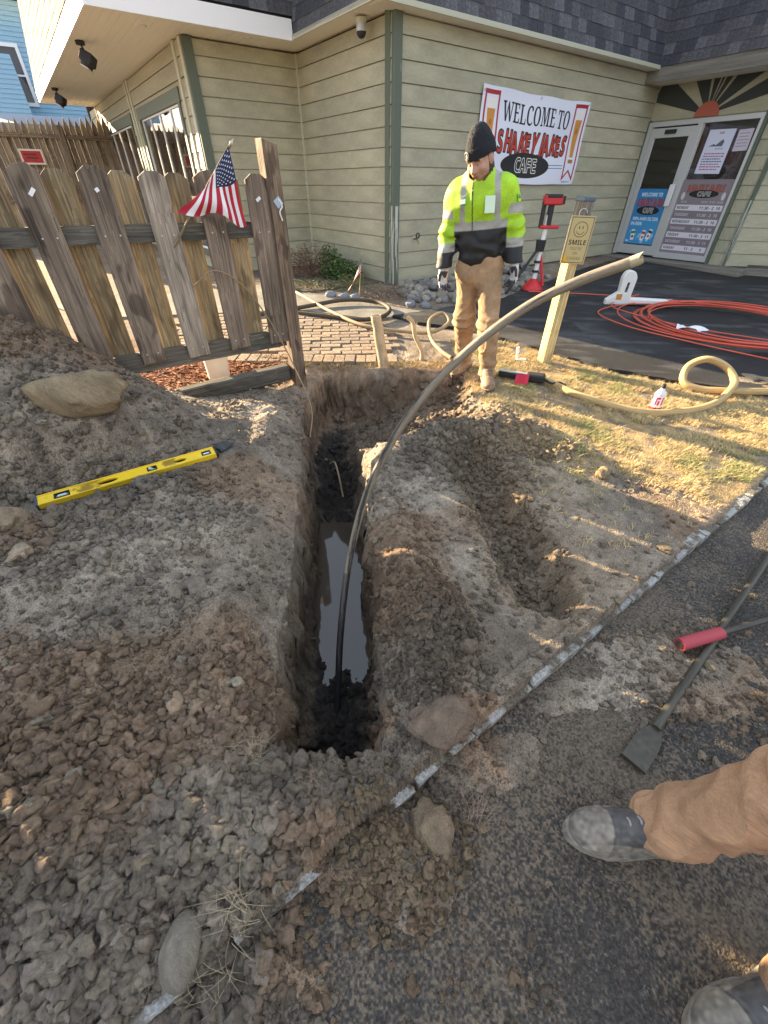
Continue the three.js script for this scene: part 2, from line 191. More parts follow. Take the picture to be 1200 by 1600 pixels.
{
  const X = axis([[-160, -40, 40], [-40, -10, 6], [-10, -4, 0.8], [-4, -3.2, 0.08], [-3.2, -1.6, 0.018], [-1.6, -0.72, 0.0105], [-0.72, 0.26, 0.0058], [0.26, 1.3, 0.0105], [1.3, 3.2, 0.018], [3.2, 4.4, 0.08], [4.4, 12, 1], [12, 40, 7], [40, 160, 40]]);
  const S = axis([[-160, -20, 35], [-20, -1, 2], [-1, -0.12, 0.03], [-0.12, 1.5, 0.0068], [1.5, 2.6, 0.0095], [2.6, 4.2, 0.012], [4.2, 5.4, 0.06], [5.4, 12, 0.5], [12, 40, 4], [40, 160, 40]]);
  const nx = X.length, ns = S.length, pos = new Float32Array(nx * ns * 3), col = new Float32Array(nx * ns * 3), uv = new Float32Array(nx * ns * 2);
  for (let j = 0; j < ns; j++) { for (let i = 0; i < nx; i++) { const T = terrain(X[i], S[j]), o = j * nx + i; const wl = T[3] > 0.02 && T[3] < 0.995 ? 1 : 0, lat = wl * sst(0, 0.2, T[3]) * sst(1, 0.8, T[3]); pos[o * 3] = X[i] + lat * (0.06 * (vn3(X[i] * 4, T[0] * 14, S[j] * 14) - 0.5) + 0.03 * (vn3(X[i] * 9 + 7, T[0] * 38, S[j] * 38) - 0.5)); pos[o * 3 + 1] = T[0]; pos[o * 3 + 2] = -S[j] + lat * (0.06 * (vn3(X[i] * 14 + 30, T[0] * 14, S[j] * 4) - 0.5) + 0.03 * (vn3(X[i] * 38 + 9, T[0] * 38, S[j] * 9) - 0.5)); col.set(soilColor(X[i], S[j], T), o * 3);
    const dp = T[3] > 0.01 ? Math.max(0, 0.1 - T[0]) : 0; uv[o * 2] = (X[i] + dp) / 0.5; uv[o * 2 + 1] = (S[j] + dp) / 0.5; } }
  const idx = new Uint32Array((nx - 1) * (ns - 1) * 6); let k = 0;
  for (let j = 0; j < ns - 1; j++) for (let i = 0; i < nx - 1; i++) { const a = j * nx + i, b = a + 1, c = a + nx, d = c + 1; idx.set([a, b, c, b, d, c], k); k += 6; }
  const g = new THREE.BufferGeometry(); g.setAttribute('position', new THREE.BufferAttribute(pos, 3)); g.setAttribute('color', new THREE.BufferAttribute(col, 3)); g.setAttribute('uv', new THREE.BufferAttribute(uv, 2)); g.setIndex(new THREE.BufferAttribute(idx, 1)); g.computeVertexNormals();
  solo('ground', g, M.soil, 'bare brown soil dug into a trench with heaps of spoil either side', 'ground', null, 'structure');
  console.log('ground verts', nx * ns);
}
// flat sheet over a polygon that follows the slope of the ground; thickness downwards at its rim
function sheet(P, lift, thick, sub = 1, wob = 0) { const Q = []; for (let i = 0; i < P.length; i++) { const a = P[i], b = P[(i + 1) % P.length]; for (let k = 0; k < sub; k++) { const t = k / sub, x = lerp(a[0], b[0], t), s = lerp(a[1], b[1], t); Q.push([x + (fbm(x * 6, s * 6, 3) - 0.5) * wob, s + (fbm(x * 6 + 30, s * 6, 3) - 0.5) * wob]); } }
  const g0 = new THREE.ExtrudeGeometry(new THREE.Shape(Q.map(([x, s]) => new THREE.Vector2(x, s))), { depth: thick, bevelEnabled: false }); const p = g0.attributes.position, u = g0.attributes.uv;
  for (let i = 0; i < p.count; i++) { const x = p.getX(i), s = p.getY(i), z = p.getZ(i); p.setXYZ(i, x, baseY(x, s) + lift - thick + z, -s); u.setXY(i, x, s); } g0.computeVertexNormals(); return g0; }
const aggr = (seed, darkness, spark) => (u, v) => { const a = pn(u, v, 420, seed), b = pn(u, v, 200, seed + 3), l = lumpsTile(u * 230, v * 230, 230), big = pfbm(u, v, 4, 4, seed + 8); let k = darkness * (0.55 + 0.55 * l + 0.35 * (a - 0.5)) + 24 * (big - 0.5); if (a > 0.9 && b > 0.5) k += spark; return [k * 1.0, k * 1.0, k * 1.02]; };
const lotTex = (() => { const f = aggr(21, 64, 46); return tex(1024, 1024, (u, v) => { const c = f(u, v), d = pfbm(u, v, 3, 7, 31), e = pn(u, v, 300, 77), e2 = pn(u, v, 90, 78), m = clamp(sst(0.36, 0.66, d + (e - 0.5) * 0.34 + (e2 - 0.5) * 0.12) * 0.55 + 0.28); return [lerp(c[0], 88 + 52 * e, m), lerp(c[1], 77 + 46 * e, m), lerp(c[2], 63 + 40 * e, m)]; }, true); })(); lotTex.repeat.set(1 / 1.7, 1 / 1.7);
const aggBump = tex(512, 512, (u, v) => 255 * clamp(lumpsTile(u * 70, v * 70, 70) * 0.8 + 0.3 * pn(u, v, 200, 4)), false); aggBump.repeat.set(1 / 0.4, 1 / 0.4);
M.lot = std({ map: lotTex, bumpMap: aggBump, bumpScale: 0.005, roughness: 0.92 });
const driveTex = (() => { const f = aggr(5, 38, 26); return tex(1024, 1024, (u, v) => { const c = f(u, v), d = pfbm(u, v, 4, 5, 41), st = pfbm(u * 0.35 + v * 0.1, v * 1.6, 12, 4, 47), m = clamp(sst(0.52, 0.72, d * 0.6 + st * 0.45) * 0.45 + 0.1 * pn(u, v, 256, 6)); return [lerp(c[0], 112, m), lerp(c[1], 112, m), lerp(c[2], 114, m)]; }, true); })(); driveTex.repeat.set(1 / 2.3, 1 / 2.3);
M.drive = std({ map: driveTex, bumpMap: aggBump, bumpScale: 0.006, roughness: 0.8 });
{ // parking lot on the near side of the kerb
  const P = []; for (const [p, q] of [[-40, -0.02], [60, -0.02], [60, -50], [-40, -50]]) P.push(fromPQ(p, q));
  const g = new THREE.ShapeGeometry(new THREE.Shape(P.map(([x, s]) => new THREE.Vector2(x, s)))); const p = g.attributes.position, u = g.attributes.uv; for (let i = 0; i < p.count; i++) { u.setXY(i, p.getX(i), p.getY(i)); p.setXYZ(i, p.getX(i), 0, -p.getY(i)); } g.computeVertexNormals();
  solo('parking_lot', g, M.lot, 'worn dark asphalt of the parking lot dusted with soil', 'asphalt', null, 'structure');
  solo('driveway', sheet(DRIVE, 0.035, 0.09, 14, 0.09), M.drive, 'dark blue grey asphalt drive leading to the cafe door', 'asphalt', null, 'structure');
}
const concTex = tex(512, 512, (u, v) => { const a = pfbm(u, v, 6, 6, 2), b = pn(u, v, 200, 3); const k = 150 + 70 * (a - 0.5) + 26 * (b - 0.5); return [k, k * 0.98, k * 0.93]; });
M.concrete = std({ map: concTex, color: lin(0.62, 0.6, 0.56), bumpMap: soilBump, bumpScale: 0.003, roughness: 0.95 });
solo('walkway', sheet([[-1.9, 7.0], [-1.0, 6.55], [0.0, 5.95], [0.62, 5.72], [0.08, 5.47], [-0.12, 5.36], [-1.1, 5.68], [-3.4, 5.1], [-4.2, 5.7]], 0.02, 0.06), M.concrete, 'grey concrete walk between brick path and planting bed', 'walkway', null, 'structure');
{ // water in the trench
  const g = new THREE.ShapeGeometry(new THREE.Shape([[-0.6, 0.9], [-0.02, 0.9], [0.0, 1.5], [-0.08, 2.6], [-0.64, 2.6]].map(([x, s]) => new THREE.Vector2(x, s)))); const p = g.attributes.position; for (let i = 0; i < p.count; i++) p.setXYZ(i, p.getX(i), WATER_Y, -p.getY(i)); g.computeVertexNormals();
  M.water = new THREE.MeshPhysicalMaterial({ color: lin(0.085, 0.066, 0.05), roughness: 0.03, ior: 1.6, bumpMap: tex(256, 256, (u, v) => 255 * pfbm(u, v, 3, 3, 6), false, [1.2, 1.2]), bumpScale: 0.0012 });
  solo('trench_water', g, M.water, 'muddy brown water standing in the trench floor', 'water', null, 'structure');
}
// loose clods: far too many to count
{
  const r = rng(77), geos = [1, 2, 3, 4, 5].map((k) => stoneGeo(k * 13, 0.6, 2, 9, 2.2)), mats = std({ map: soilGrain, bumpMap: soilBump, bumpScale: 0.004, roughness: 0.97 }), lists = geos.map(() => []);
  const put = (x, s, size, col, sink = 0.3) => { if (size > 0.005 && segd(x, s, [-1.75, 1.645], [-0.98, 2.14])[0] < 0.075) return; const T = terrain(x, s); if (T[6] > -0.02 && T[2] > 0.6 && size > 0.012) return; let y = T[0]; if (T[6] < -0.01) y = Math.max(y, 0); if (!col || r() < 0.025) { const k = 0.65 + 0.5 * r(); col = [0.5 * k, 0.43 * k, 0.33 * k]; } lists[Math.floor(r() * 5)].push([x, y + size * (0.35 - sink), s, size, size * (0.6 + 0.35 * r()), size * (0.75 + 0.35 * r()), r() * 6.28, r() * 6.28, col ?? soilColor(x, s, T)]); };
  const tint = (c, k) => [c[0] * k, c[1] * k * (0.98 + 0.04 * r()), c[2] * k * (0.96 + 0.08 * r())];
  for (let i = 0; i < 105000; i++) { // overall crumbs, denser in cloddy patches and near the trench mouth
    const x = -2.7 + 4.5 * Math.pow(r(), 1.15), s = -0.1 + 3.4 * Math.pow(r(), 1.35), T = terrain(x, s); const want = clamp(0.25 + 0.75 * T[5]) * (T[1] > 0.15 || x < -0.4 ? 1 : T[6] < 0 ? 0.22 : 0.45) * (T[2] > 0.4 ? 0.15 : 1) * (T[3] > 0.5 ? 0.35 : 1);
    if (r() > want) continue; const z = 0.0022 + 0.017 * Math.pow(r(), 7); put(x, s, z, tint(soilColor(x, s, T), 0.95 + 0.45 * r())); }
  for (let i = 0; i < 17000; i++) { // the rubbly foot of the heap in the lower left
    const x = -0.62 + (r() + r() + r() - 1.5) * 0.75, s = 0.25 + (r() + r() + r() - 1.5) * 0.62; if (s < -0.3 || x > -0.3 + s * 0.4) continue; const z = 0.0028 + 0.027 * Math.pow(r(), 5.5); put(x, s, z, tint(soilColor(x, s, terrain(x, s)), 1.0 + 0.55 * r()), 0.2); }
  for (let i = 0; i < 2600; i++) { const x = -1.6 + (r() + r() - 1) * 0.85, s = 1.75 + (r() + r() - 1) * 0.75; const z = 0.004 + 0.03 * Math.pow(r(), 4.5); put(x, s, z, tint(soilColor(x, s, terrain(x, s)), 0.9 + 0.5 * r())); }
  for (let i = 0; i < 1800; i++) { const x = 0.98 + (r() + r() - 1) * 0.42, s = 2.6 + (r() + r() - 1) * 0.36; if (terrain(x, s)[1] < 0.2) continue; put(x, s, 0.004 + 0.026 * Math.pow(r(), 3.2), tint(soilColor(x, s, terrain(x, s)), 0.85 + 0.4 * r())); }
  for (let i = 0; i < 2400; i++) { const x = 0.55 + (r() + r() - 1) * 0.5, s = 2.5 + (r() + r() - 1) * 0.5; const z = 0.006 + 0.024 * Math.pow(r(), 3); put(x, s, z, tint(soilColor(x, s, terrain(x, s)), 0.8 + 0.4 * r())); }
  for (let i = 0; i < 26; i++) { const x = -0.75 - 1.1 * r(), s = 0.5 + 1.1 * r(); put(x, s, 0.022 + 0.03 * r(), tint(soilColor(x, s, terrain(x, s)), 1.0 + 0.3 * r()), 0.1); }
  for (let i = 0; i < 1500; i++) { const x = 0.66 + (r() + r() - 1) * 0.28, s = 1.75 + (r() + r() - 1) * 0.7; put(x, s, 0.004 + 0.022 * Math.pow(r(), 3.6), tint(soilColor(x, s, terrain(x, s)), 0.85 + 0.5 * r())); }
  for (let i = 0; i < 1500; i++) { const x = 0.15 + (r() - 0.5) * 1.2, s = 3.2 + (r() - 0.5) * 1.1; put(x, s, 0.005 + 0.028 * Math.pow(r(), 3.2), tint(soilColor(x, s, terrain(x, s)), 0.85 + 0.5 * r())); }
  for (let i = 0; i < 1200; i++) { const x = 0.17 + (r() + r() - 1) * 0.25, s = 0.95 + (r() + r() - 1) * 0.4; const z = 0.004 + 0.018 * Math.pow(r(), 3); put(x, s, z, tint(soilColor(x, s, terrain(x, s)), 0.8 + 0.4 * r())); }
  for (let i = 0; i < 900; i++) { const x = 0.0 + (r() + r() - 1) * 0.3, s = 0.32 + (r() + r() - 1) * 0.22; const z = 0.004 + 0.014 * Math.pow(r(), 2.4); put(x, s, z, tint(SOIL.tan, 0.6 + 0.5 * r())); }
  const m = new THREE.Matrix4(), q = new THREE.Quaternion(), e = new THREE.Euler(), c = new THREE.Color();
  geos.forEach((g, k) => { const L = lists[k], im = new THREE.InstancedMesh(g, mats, L.length); L.forEach(([x, y, s, a, b, d, t, w, col], i) => { q.setFromEuler(e.set((w - 3.14) * 0.25, t, 0)); m.compose(V(x, y, s), q, new THREE.Vector3(a, b, d)); im.setMatrixAt(i, m); im.setColorAt(i, c.setRGB(...col)); }); im.name = numbered('soil_clods'); scene.add(tag(im, ['loose crumbly soil clods scattered over heaps and trench banks', 'angular soil clods among the loose rubble beside the trench', 'small rounded earth lumps strewn round the excavation', 'rough earth crumbs littering the dug soil and kerb', 'broken soil lumps lying over the spoil heaps'][k], 'soil clods', null, 'stuff')); });
  console.log('clods', lists.map((l) => l.length).join());
}
// ---------------------------------------------------------------- cafe building
// local axes: x along the long wall, +z towards the street, origin at the outside corner, y in world metres
const BANG = Math.asin(0.586);
const [bcx, bcs] = fromPQ(4.09, 5.48);
const cafe = thing('cafe_building', 'sage green lap sided cafe with grey shingled mansard roof', 'building', [bcx, 0, -bcs], BANG);
const sideTex = tex(512, 256, (u, v) => { const a = pfbm(u, v, 4, 5, 61), b = pn(u, v * 1, 128, 62), c = pfbm(u, v, 32, 3, 63); const k = 230 + 42 * (a - 0.5) + 12 * (b - 0.5) + 20 * (c - 0.5); return [k, k * 0.995, k * 0.97]; });
const sideBump = tex(256, 256, (u, v) => 255 * (0.6 * pn(u, v * 0.25, 64, 8) + 0.4 * pfbm(u, v, 32, 3, 9)), false);
M.siding = [0, 1, 2].map((k) => std({ map: sideTex, color: [lin(0.505, 0.485, 0.358), lin(0.535, 0.51, 0.375), lin(0.475, 0.46, 0.345)][k], bumpMap: sideBump, bumpScale: 0.0012, roughness: 0.7 }));
M.trim = std({ color: lin(0.1, 0.125, 0.09), roughness: 0.6, bumpMap: sideBump, bumpScale: 0.001 });
M.trimWorn = std({ map: tex(128, 512, (u, v) => { const a = pfbm(u, v, 6, 5, 90), m = sst(0.6, 0.64, a + (v < 0.35 ? 0.1 : -0.25)); return [lerp(92, 190, m), lerp(102, 190, m), lerp(88, 178, m)]; }), roughness: 0.65 });
M.lightTrim = std({ color: lin(0.5, 0.5, 0.38), roughness: 0.6 });
M.white = std({ color: lin(0.85, 0.85, 0.84), roughness: 0.45 });
M.whiteMetal = std({ color: lin(0.75, 0.76, 0.76), roughness: 0.35, metalness: 0.1 });
M.soffit = std({ color: lin(0.8, 0.76, 0.66), roughness: 0.7 });
M.dark = std({ color: lin(0.03, 0.03, 0.032), roughness: 0.8 });
M.black = std({ color: lin(0.018, 0.018, 0.02), roughness: 0.55 });
M.interior = std({ color: lin(0.11, 0.085, 0.07), roughness: 0.9 });
M.glass = new THREE.MeshPhysicalMaterial({ color: 0xffffff, transmission: 1, thickness: 0, roughness: 0.02, ior: 1.5 });
const Y0 = 0.3, YS = 3.06, EXPO = 0.2;
const boardGeo = (() => { // tapered lap board, unit length in x, face towards +z
  const h = EXPO - 0.011, g = new THREE.BufferGeometry(), a = [[0, 0, 0.0], [0, 0, 0.026], [0, h, 0.017], [0, h, 0]], P = [], U = [];
  const quad = (p, q, r, t) => { for (const k of [p, q, r, p, r, t]) { P.push(...k); U.push(k[0] * 1.6, k[1] * 2 + k[2]); } };
  const L = a.map((k) => [...k]), Rr = a.map((k) => [1, k[1], k[2]]);
  for (let i = 0; i < 4; i++) { const j = (i + 1) % 4; quad(L[i], Rr[i], Rr[j], L[j]); }
  quad(L[3], L[2], L[1], L[0]); quad(Rr[0], Rr[1], Rr[2], Rr[3]);
  g.setAttribute('position', new THREE.Float32BufferAttribute(P, 3)); g.setAttribute('uv', new THREE.Float32BufferAttribute(U, 2)); g.computeVertexNormals(); return g; })();
const br = rng(5);
// one sided wall: slab in pieces (openings left free), boards as sub-parts. origin at left end seen from outside
function sidedWall(name, parent, len, pos, turn, y0, y1, open = [], joints = 0) {
  const w = pgroup(name, parent, pos, [0, turn, 0]);
  const slab = []; let spans = [[0, len]]; const cuts = open.map((o) => [o[0], o[1]]).sort((a, b) => a[0] - b[0]);
  let x = 0; for (const [a, b, ya, yb] of open.slice().sort((m, n) => m[0] - n[0])) { if (a > x) slab.push(box(a - x, y1 - y0, 0.1, (a + x) / 2, (y0 + y1) / 2, -0.052)); if (ya > y0) slab.push(box(b - a, ya - y0, 0.1, (a + b) / 2, (y0 + ya) / 2, -0.052)); if (yb < y1) slab.push(box(b - a, y1 - yb, 0.1, (a + b) / 2, (y1 + yb) / 2, -0.052)); x = b; } if (x < len) slab.push(box(len - x, y1 - y0, 0.1, (len + x) / 2, (y0 + y1) / 2, -0.052));
  part('wall_sheathing', merge(slab), M.siding[1], w);
  for (let y = y0, k = 0; y < y1 - 0.03; y += EXPO, k++) {
    let segs = [[0, len]]; for (const [a, b, ya, yb] of open) if (yb > y + 0.08 && ya < y + EXPO - 0.02) segs = segs.flatMap(([p, q]) => [[p, Math.min(q, a)], [Math.max(p, b), q]].filter(([m, n]) => n - m > 0.02));
    if (joints) segs = segs.flatMap(([p, q]) => { if (q - p < 2.4) return [[p, q]]; const c = p + (q - p) * (0.22 + 0.56 * br()); return [[p, c - 0.0012], [c + 0.0012, q]]; });
    for (const [p, q] of segs) { const b = part('siding_board', boardGeo, M.siding[Math.floor(br() * 3)], w, [p, y, 0.0005 * br()]); b.scale.set(q - p, Math.min(1, (y1 - y) / EXPO), 1); b.rotation.z = (br() - 0.5) * 0.001; } }
  return w; }
const wallC = sidedWall('street_wall', cafe, 6.2, [0, 0, 0], 0, Y0, YS, [], 1);
const wallB = sidedWall('return_wall', cafe, 2.44, [0, 0, -2.44], -Math.PI / 2, Y0, YS);
const wallA = sidedWall('back_wall', cafe, 1.66, [-1.68, 0, -2.46], 0, Y0, YS);
const WIN = [[0.62, 2.1, 0.95, 2.3], [2.45, 2.62, 0.95, 2.3]];
// window wall faces -x: its left end seen from outside is the far end
const wl = 9.0, wallW = sidedWall('window_wall', cafe, wl, [-1.7, 0, -2.46 - wl], -Math.PI / 2, Y0, YS, [[wl - 3.4, wl - 0.6, 0.55, 2.52], [wl - 7.6, wl - 4.2, 0.55, 2.52]]);
const doorOpen = [[0.05, 1.95, 0.3, 2.42]];
const DW = 2.25, wallD = sidedWall('door_wall', cafe, DW, [6.2, 0, 0.0], -Math.PI / 2, Y0, 2.5, doorOpen);
const wallE = sidedWall('side_wall', cafe, 4.5, [6.2, 0, DW + 0.03], -Math.PI / 3.4, Y0, YS);
// trims
part('corner_board', rbox(0.12, YS - Y0 + 0.04, 0.06, 0.006), M.trimWorn, cafe, [0.05, (YS + Y0) / 2, 0.025]);
part('corner_board', rbox(0.05, YS - Y0 + 0.04, 0.1, 0.006), M.trim, cafe, [-0.012, (YS + Y0) / 2, -0.06]);
part('inside_corner_bead', box(0.03, YS - Y0, 0.03), M.lightTrim, cafe, [-0.026, (YS + Y0) / 2, -2.426]);
part('corner_board', rbox(0.14, YS - Y0, 0.05, 0.005), M.trim, cafe, [-1.65, (YS + Y0) / 2, -2.42]);
part('corner_board', rbox(0.05, YS - Y0, 0.1, 0.005), M.lightTrim, cafe, [-1.708, (YS + Y0) / 2, -2.5]);
part('corner_board', rbox(0.11, 2.9, 0.06, 0.005), M.trimWorn, cafe, [6.19, 1.72, DW + 0.02]);
// foundation and step
part('foundation', merge([box(6.2, 0.5, 0.2, 3.1, 0.05, -0.12), box(0.2, 0.5, 2.5, 0.12, 0.05, -1.26), box(1.7, 0.5, 0.2, -0.84, 0.05, -2.58), box(0.2, 0.5, 9, -1.58, 0.05, -6.98), box(0.2, 0.5, 2.2, 6.32, 0.04, 1.1)]), M.concrete, cafe);
part('door_step', rbox(0.42, 0.26, 2.75, 0.015), M.concrete, cafe, [5.98, 0.17, 1.32]);
part('foundation_curb', rbox(4.4, 0.3, 0.14, 0.01), M.concrete, cafe, [7.32, 0.15, 4.15], [0, -Math.PI / 3.4, 0]);
// interior shell so that the openings look into rooms
part('interior_shell', merge([box(13.6, 0.08, 12, 5.1, 0.26, -6.2), box(11.7, 0.08, 11.6, 5.95, 3.24, -6.05), box(1.7, 0.08, 9.2, -0.78, 3.24, -7.2), box(5.2, 0.08, 5, 9.0, 3.24, 2.4), box(13.6, 3, 0.1, 5.1, 1.7, -11.9), box(0.1, 3, 16, 11.9, 1.7, -3.9), box(0.1, 3, 9, 1.6, 1.7, -7)]), M.interior, cafe);
part('interior_floor', box(5.6, 0.06, 8, 9.2, 0.3, 4.2), M.interior, cafe);
part('back_bar', merge([box(0.5, 1.1, 3.4, 8.6, 0.85, 1.2), box(0.06, 0.06, 3, 8.3, 1.75, 1.2), box(0.06, 0.5, 1.1, 8.0, 2.0, 0.9)]), std({ color: lin(0.16, 0.13, 0.12), roughness: 0.5 }), cafe);
// eaves: soffits, fascias, mansard shingles
const shTones = [lin(0.085, 0.088, 0.1), lin(0.115, 0.116, 0.128), lin(0.15, 0.15, 0.16), lin(0.065, 0.068, 0.08), lin(0.1, 0.098, 0.105)];
const shTex = tex(128, 128, (u, v) => 190 + 120 * (pn(u, v, 64, 3) - 0.5) + 40 * (pn(u, v, 8, 5) - 0.5));
M.shingle = shTones.map((c) => std({ color: c.clone().multiplyScalar(1.5), map: shTex, roughness: 0.95 }));
M.shingleTan = [lin(0.3, 0.23, 0.15), lin(0.36, 0.27, 0.18), lin(0.25, 0.19, 0.13)].map((c) => std({ color: c, map: shTex, roughness: 0.95 }));
const tabGeo = rbox(1, 0.2, 0.008, 0.002, 0.5, 0.1, 0);
function mansard(name, len, pos, turn, lean, rows, mats, tabw = 0.24) { const m = pgroup(name, cafe, pos, [0, turn, 0]); const f = pgroup('roof_face', m, [0, 0, 0], [-lean, 0, 0]); const back = part('roof_deck', box(len, 2.3, 0.05, len / 2, 1.15, -0.04), mats[0], m, [0, 0, 0], [-lean, 0, 0]); m.remove(f);
  const c = Math.cos(lean), s = Math.sin(lean);
  for (let k = 0; k < rows; k++) { let x = -0.02 - br() * tabw; while (x < len) { const w = tabw * (0.55 + 0.8 * br()); const a = Math.max(0, x), b = Math.min(len, x + w - 0.003); if (b - a > 0.02) { const yy = k * 0.14 - 0.01 - 0.006 * br(), o = 0.004 + 0.004 * br(); const t = part('shingle', tabGeo, mats[Math.floor(br() * mats.length)], m, [a, yy * c + o * s, -yy * s + o * c], [-lean - 0.035, 0, 0]); t.scale.x = b - a; } x += w; } }
  return m; }
const EV = YS + 0.0;
part('soffit', box(6.4, 0.03, 0.24, 2.9, EV + 0.02, 0.1), M.soffit, cafe);
part('soffit', box(0.42, 0.03, 2.72, -0.17, EV + 0.036, -1.18), M.soffit, cafe);
part('drip_edge', rbox(6.35, 0.05, 0.02, 0.004), M.lightTrim, cafe, [2.83, EV + 0.03, 0.225]);
part('drip_edge', rbox(0.02, 0.05, 2.06, 0.004), M.lightTrim, cafe, [-0.37, EV + 0.031, -0.81]);
mansard('street_mansard', 6.1, [-0.34, EV + 0.05, 0.215], 0, 0.2, 10, M.shingle);
mansard('return_mansard', 2.06, [-0.36, EV + 0.05, -1.84], -Math.PI / 2, 0.2, 10, M.shingle);
mansard('porch_mansard', 2.6, [-2.86, EV + 0.24, -1.84], 0, 0.2, 10, M.shingle);
mansard('sunny_mansard', 8.6, [-2.88, EV + 0.24, -10.4], -Math.PI / 2, 0.2, 10, M.shingleTan, 0.33);
part('roof_top', merge([box(12.2, 0.1, 13.3, 5.9, EV + 2.28, -6.9), box(2.4, 0.1, 11, -1.42, EV + 2.28, -8.0)]), M.dark, cafe);
// broad porch soffit, each board a strip
{ const so = pgroup('porch_soffit', cafe); for (let k = 0; k < 26; k++) part('soffit_board', rbox(0.094, 0.014, 8.7, 0.003), M.soffit, so, [-2.82 + k * 0.0965, EV + 0.02 + 0.001 * (k % 2), -6.2]);
  part('recessed_light', cyl(0.06, 0.06, 0.01, 20), M.whiteMetal, so, [-0.9, EV + 0.008, -2.1]); part('recessed_light', cyl(0.06, 0.06, 0.01, 20), M.whiteMetal, so, [-2.2, EV + 0.008, -2.35]); }
part('fascia', rbox(2.52, 0.2, 0.025, 0.004), M.white, cafe, [-1.62, EV + 0.1, -1.83]);
part('fascia', rbox(0.025, 0.2, 8.6, 0.004), M.white, cafe, [-2.885, EV + 0.102, -6.14]);
// roof over the door
part('soffit', box(0.62, 0.03, 4.2, 5.93, EV - 0.12, 2.0), M.soffit, cafe);
part('fascia', rbox(0.03, 0.2, 4.3, 0.004), M.concrete, cafe, [5.62, EV - 0.05, 2.03]);
mansard('door_mansard', 4.3, [5.6, EV + 0.05, -0.12], -Math.PI / 2, 0.2, 9, M.shingle);
mansard('side_mansard', 3.5, [5.6, EV + 0.05, 4.18], -Math.PI / 3.4, 0.2, 9, M.shingle);
for (let k = 0; k < 9; k++) part('valley_shingle', rbox(0.2, 0.22, 0.012, 0.003), M.shingle[k % 2 ? 0 : 3], cafe, [5.66 + k * 0.028, EV + 0.14 + k * 0.135, 0.25 - k * 0.028], [-0.24, -0.78, 0.05]);
// sunburst over the door: dark rays and a red half disc as thin applied panels
{ const sb = pgroup('sunburst_gable', cafe, [6.185, 2.45, 0.0], [0, -Math.PI / 2, 0]);
  part('gable_board', box(DW + 0.4, 0.62, 0.02, DW / 2, 0.31, 0), M.siding[0], sb);
  const cx = 1.0; const ray = (a0, a1) => { const s = new THREE.Shape(), r0 = 0.16; const lim = (a) => { const c = Math.cos(a), t = Math.sin(a); return Math.min(0.6 / Math.max(t, 0.05), c > 0 ? (DW + 0.15 - cx) / Math.max(c, 0.001) : (cx + 0.02) / Math.max(-c, 0.001)); }; const p = (a, r) => [cx + Math.cos(a) * r, 0.02 + Math.sin(a) * r]; const A = p(a0, r0), B = p(a0, lim(a0)), C = p(a1, lim(a1)), D = p(a1, r0); s.moveTo(...A); s.lineTo(...B); s.lineTo(...C); s.lineTo(...D); return new THREE.ExtrudeGeometry(s, { depth: 0.006, bevelEnabled: false }).translate(0, 0, 0.011); };
  const rm = std({ color: lin(0.035, 0.04, 0.035), roughness: 0.7 });
  for (const [a, b] of [[12, 26], [34, 58], [64, 74], [78, 82], [86, 98], [104, 128], [146, 166]]) part('sun_ray', ray(a * R, b * R), rm, sb);
  const hs = new THREE.Shape(); hs.absarc(cx, 0.0, 0.2, 0, Math.PI); part('sun_disc', new THREE.ExtrudeGeometry(hs, { depth: 0.012, bevelEnabled: false }).translate(0, 0, 0.012), std({ color: lin(0.42, 0.1, 0.06), roughness: 0.6 }), sb); }
// storefront door and sidelight (local: x along wall from the inner corner, facing out = +z)
const SF = pgroup('storefront', cafe, [6.17, 0.32, 0], [0, -Math.PI / 2, 0]);
M.alu = std({ color: lin(0.55, 0.56, 0.56), roughness: 0.4, metalness: 0.35 });
part('door_frame', merge([rbox(0.07, 2.1, 0.1, 0.004, 0.085, 1.05, 0), rbox(0.08, 2.1, 0.1, 0.004, 0.985, 1.05, 0), rbox(1.9, 0.07, 0.1, 0.004, 1.0, 2.075, 0.001), rbox(0.05, 2.1, 0.1, 0.004, 1.925, 1.05, 0), rbox(0.9, 0.1, 0.09, 0.004, 1.46, 0.05, 0.001)]), M.alu, SF);
part('door_leaf_frame', merge([rbox(0.09, 2.0, 0.045, 0.004, 0.17, 1.02, 0.02), rbox(0.1, 2.0, 0.045, 0.004, 0.895, 1.02, 0.02), rbox(0.63, 0.14, 0.044, 0.004, 0.53, 1.95, 0.02), rbox(0.63, 0.16, 0.044, 0.004, 0.53, 0.1, 0.02)]), M.alu, SF);
part('door_glass', box(0.63, 1.74, 0.008, 0.53, 1.02, 0.012), M.glass, SF);
part('sidelight_glass', box(0.87, 1.95, 0.008, 1.46, 1.06, 0.008), M.glass, SF);
part('pull_handle', merge([rbox(0.1, 0.34, 0.018, 0.006, 0.885, 1.02, 0.085), rbox(0.03, 0.03, 0.06, 0.004, 0.885, 1.14, 0.055), rbox(0.03, 0.03, 0.06, 0.004, 0.885, 0.9, 0.055)]), M.whiteMetal, SF);
part('lock_cylinder', new THREE.CylinderGeometry(0.018, 0.018, 0.02, 14).rotateX(Math.PI / 2).translate(0.895, 1.28, 0.05), M.alu, SF);
part('door_closer', rbox(0.2, 0.06, 0.05, 0.006, 0.5, 1.96, 0.055), M.black, SF);
part('door_jamb', rbox(0.05, 2.16, 0.12, 0.004, 0.03, 1.06, -0.01), M.trim, SF); part('door_jamb', rbox(0.05, 2.16, 0.14, 0.004, 1.98, 1.06, -0.01), M.trim, SF);
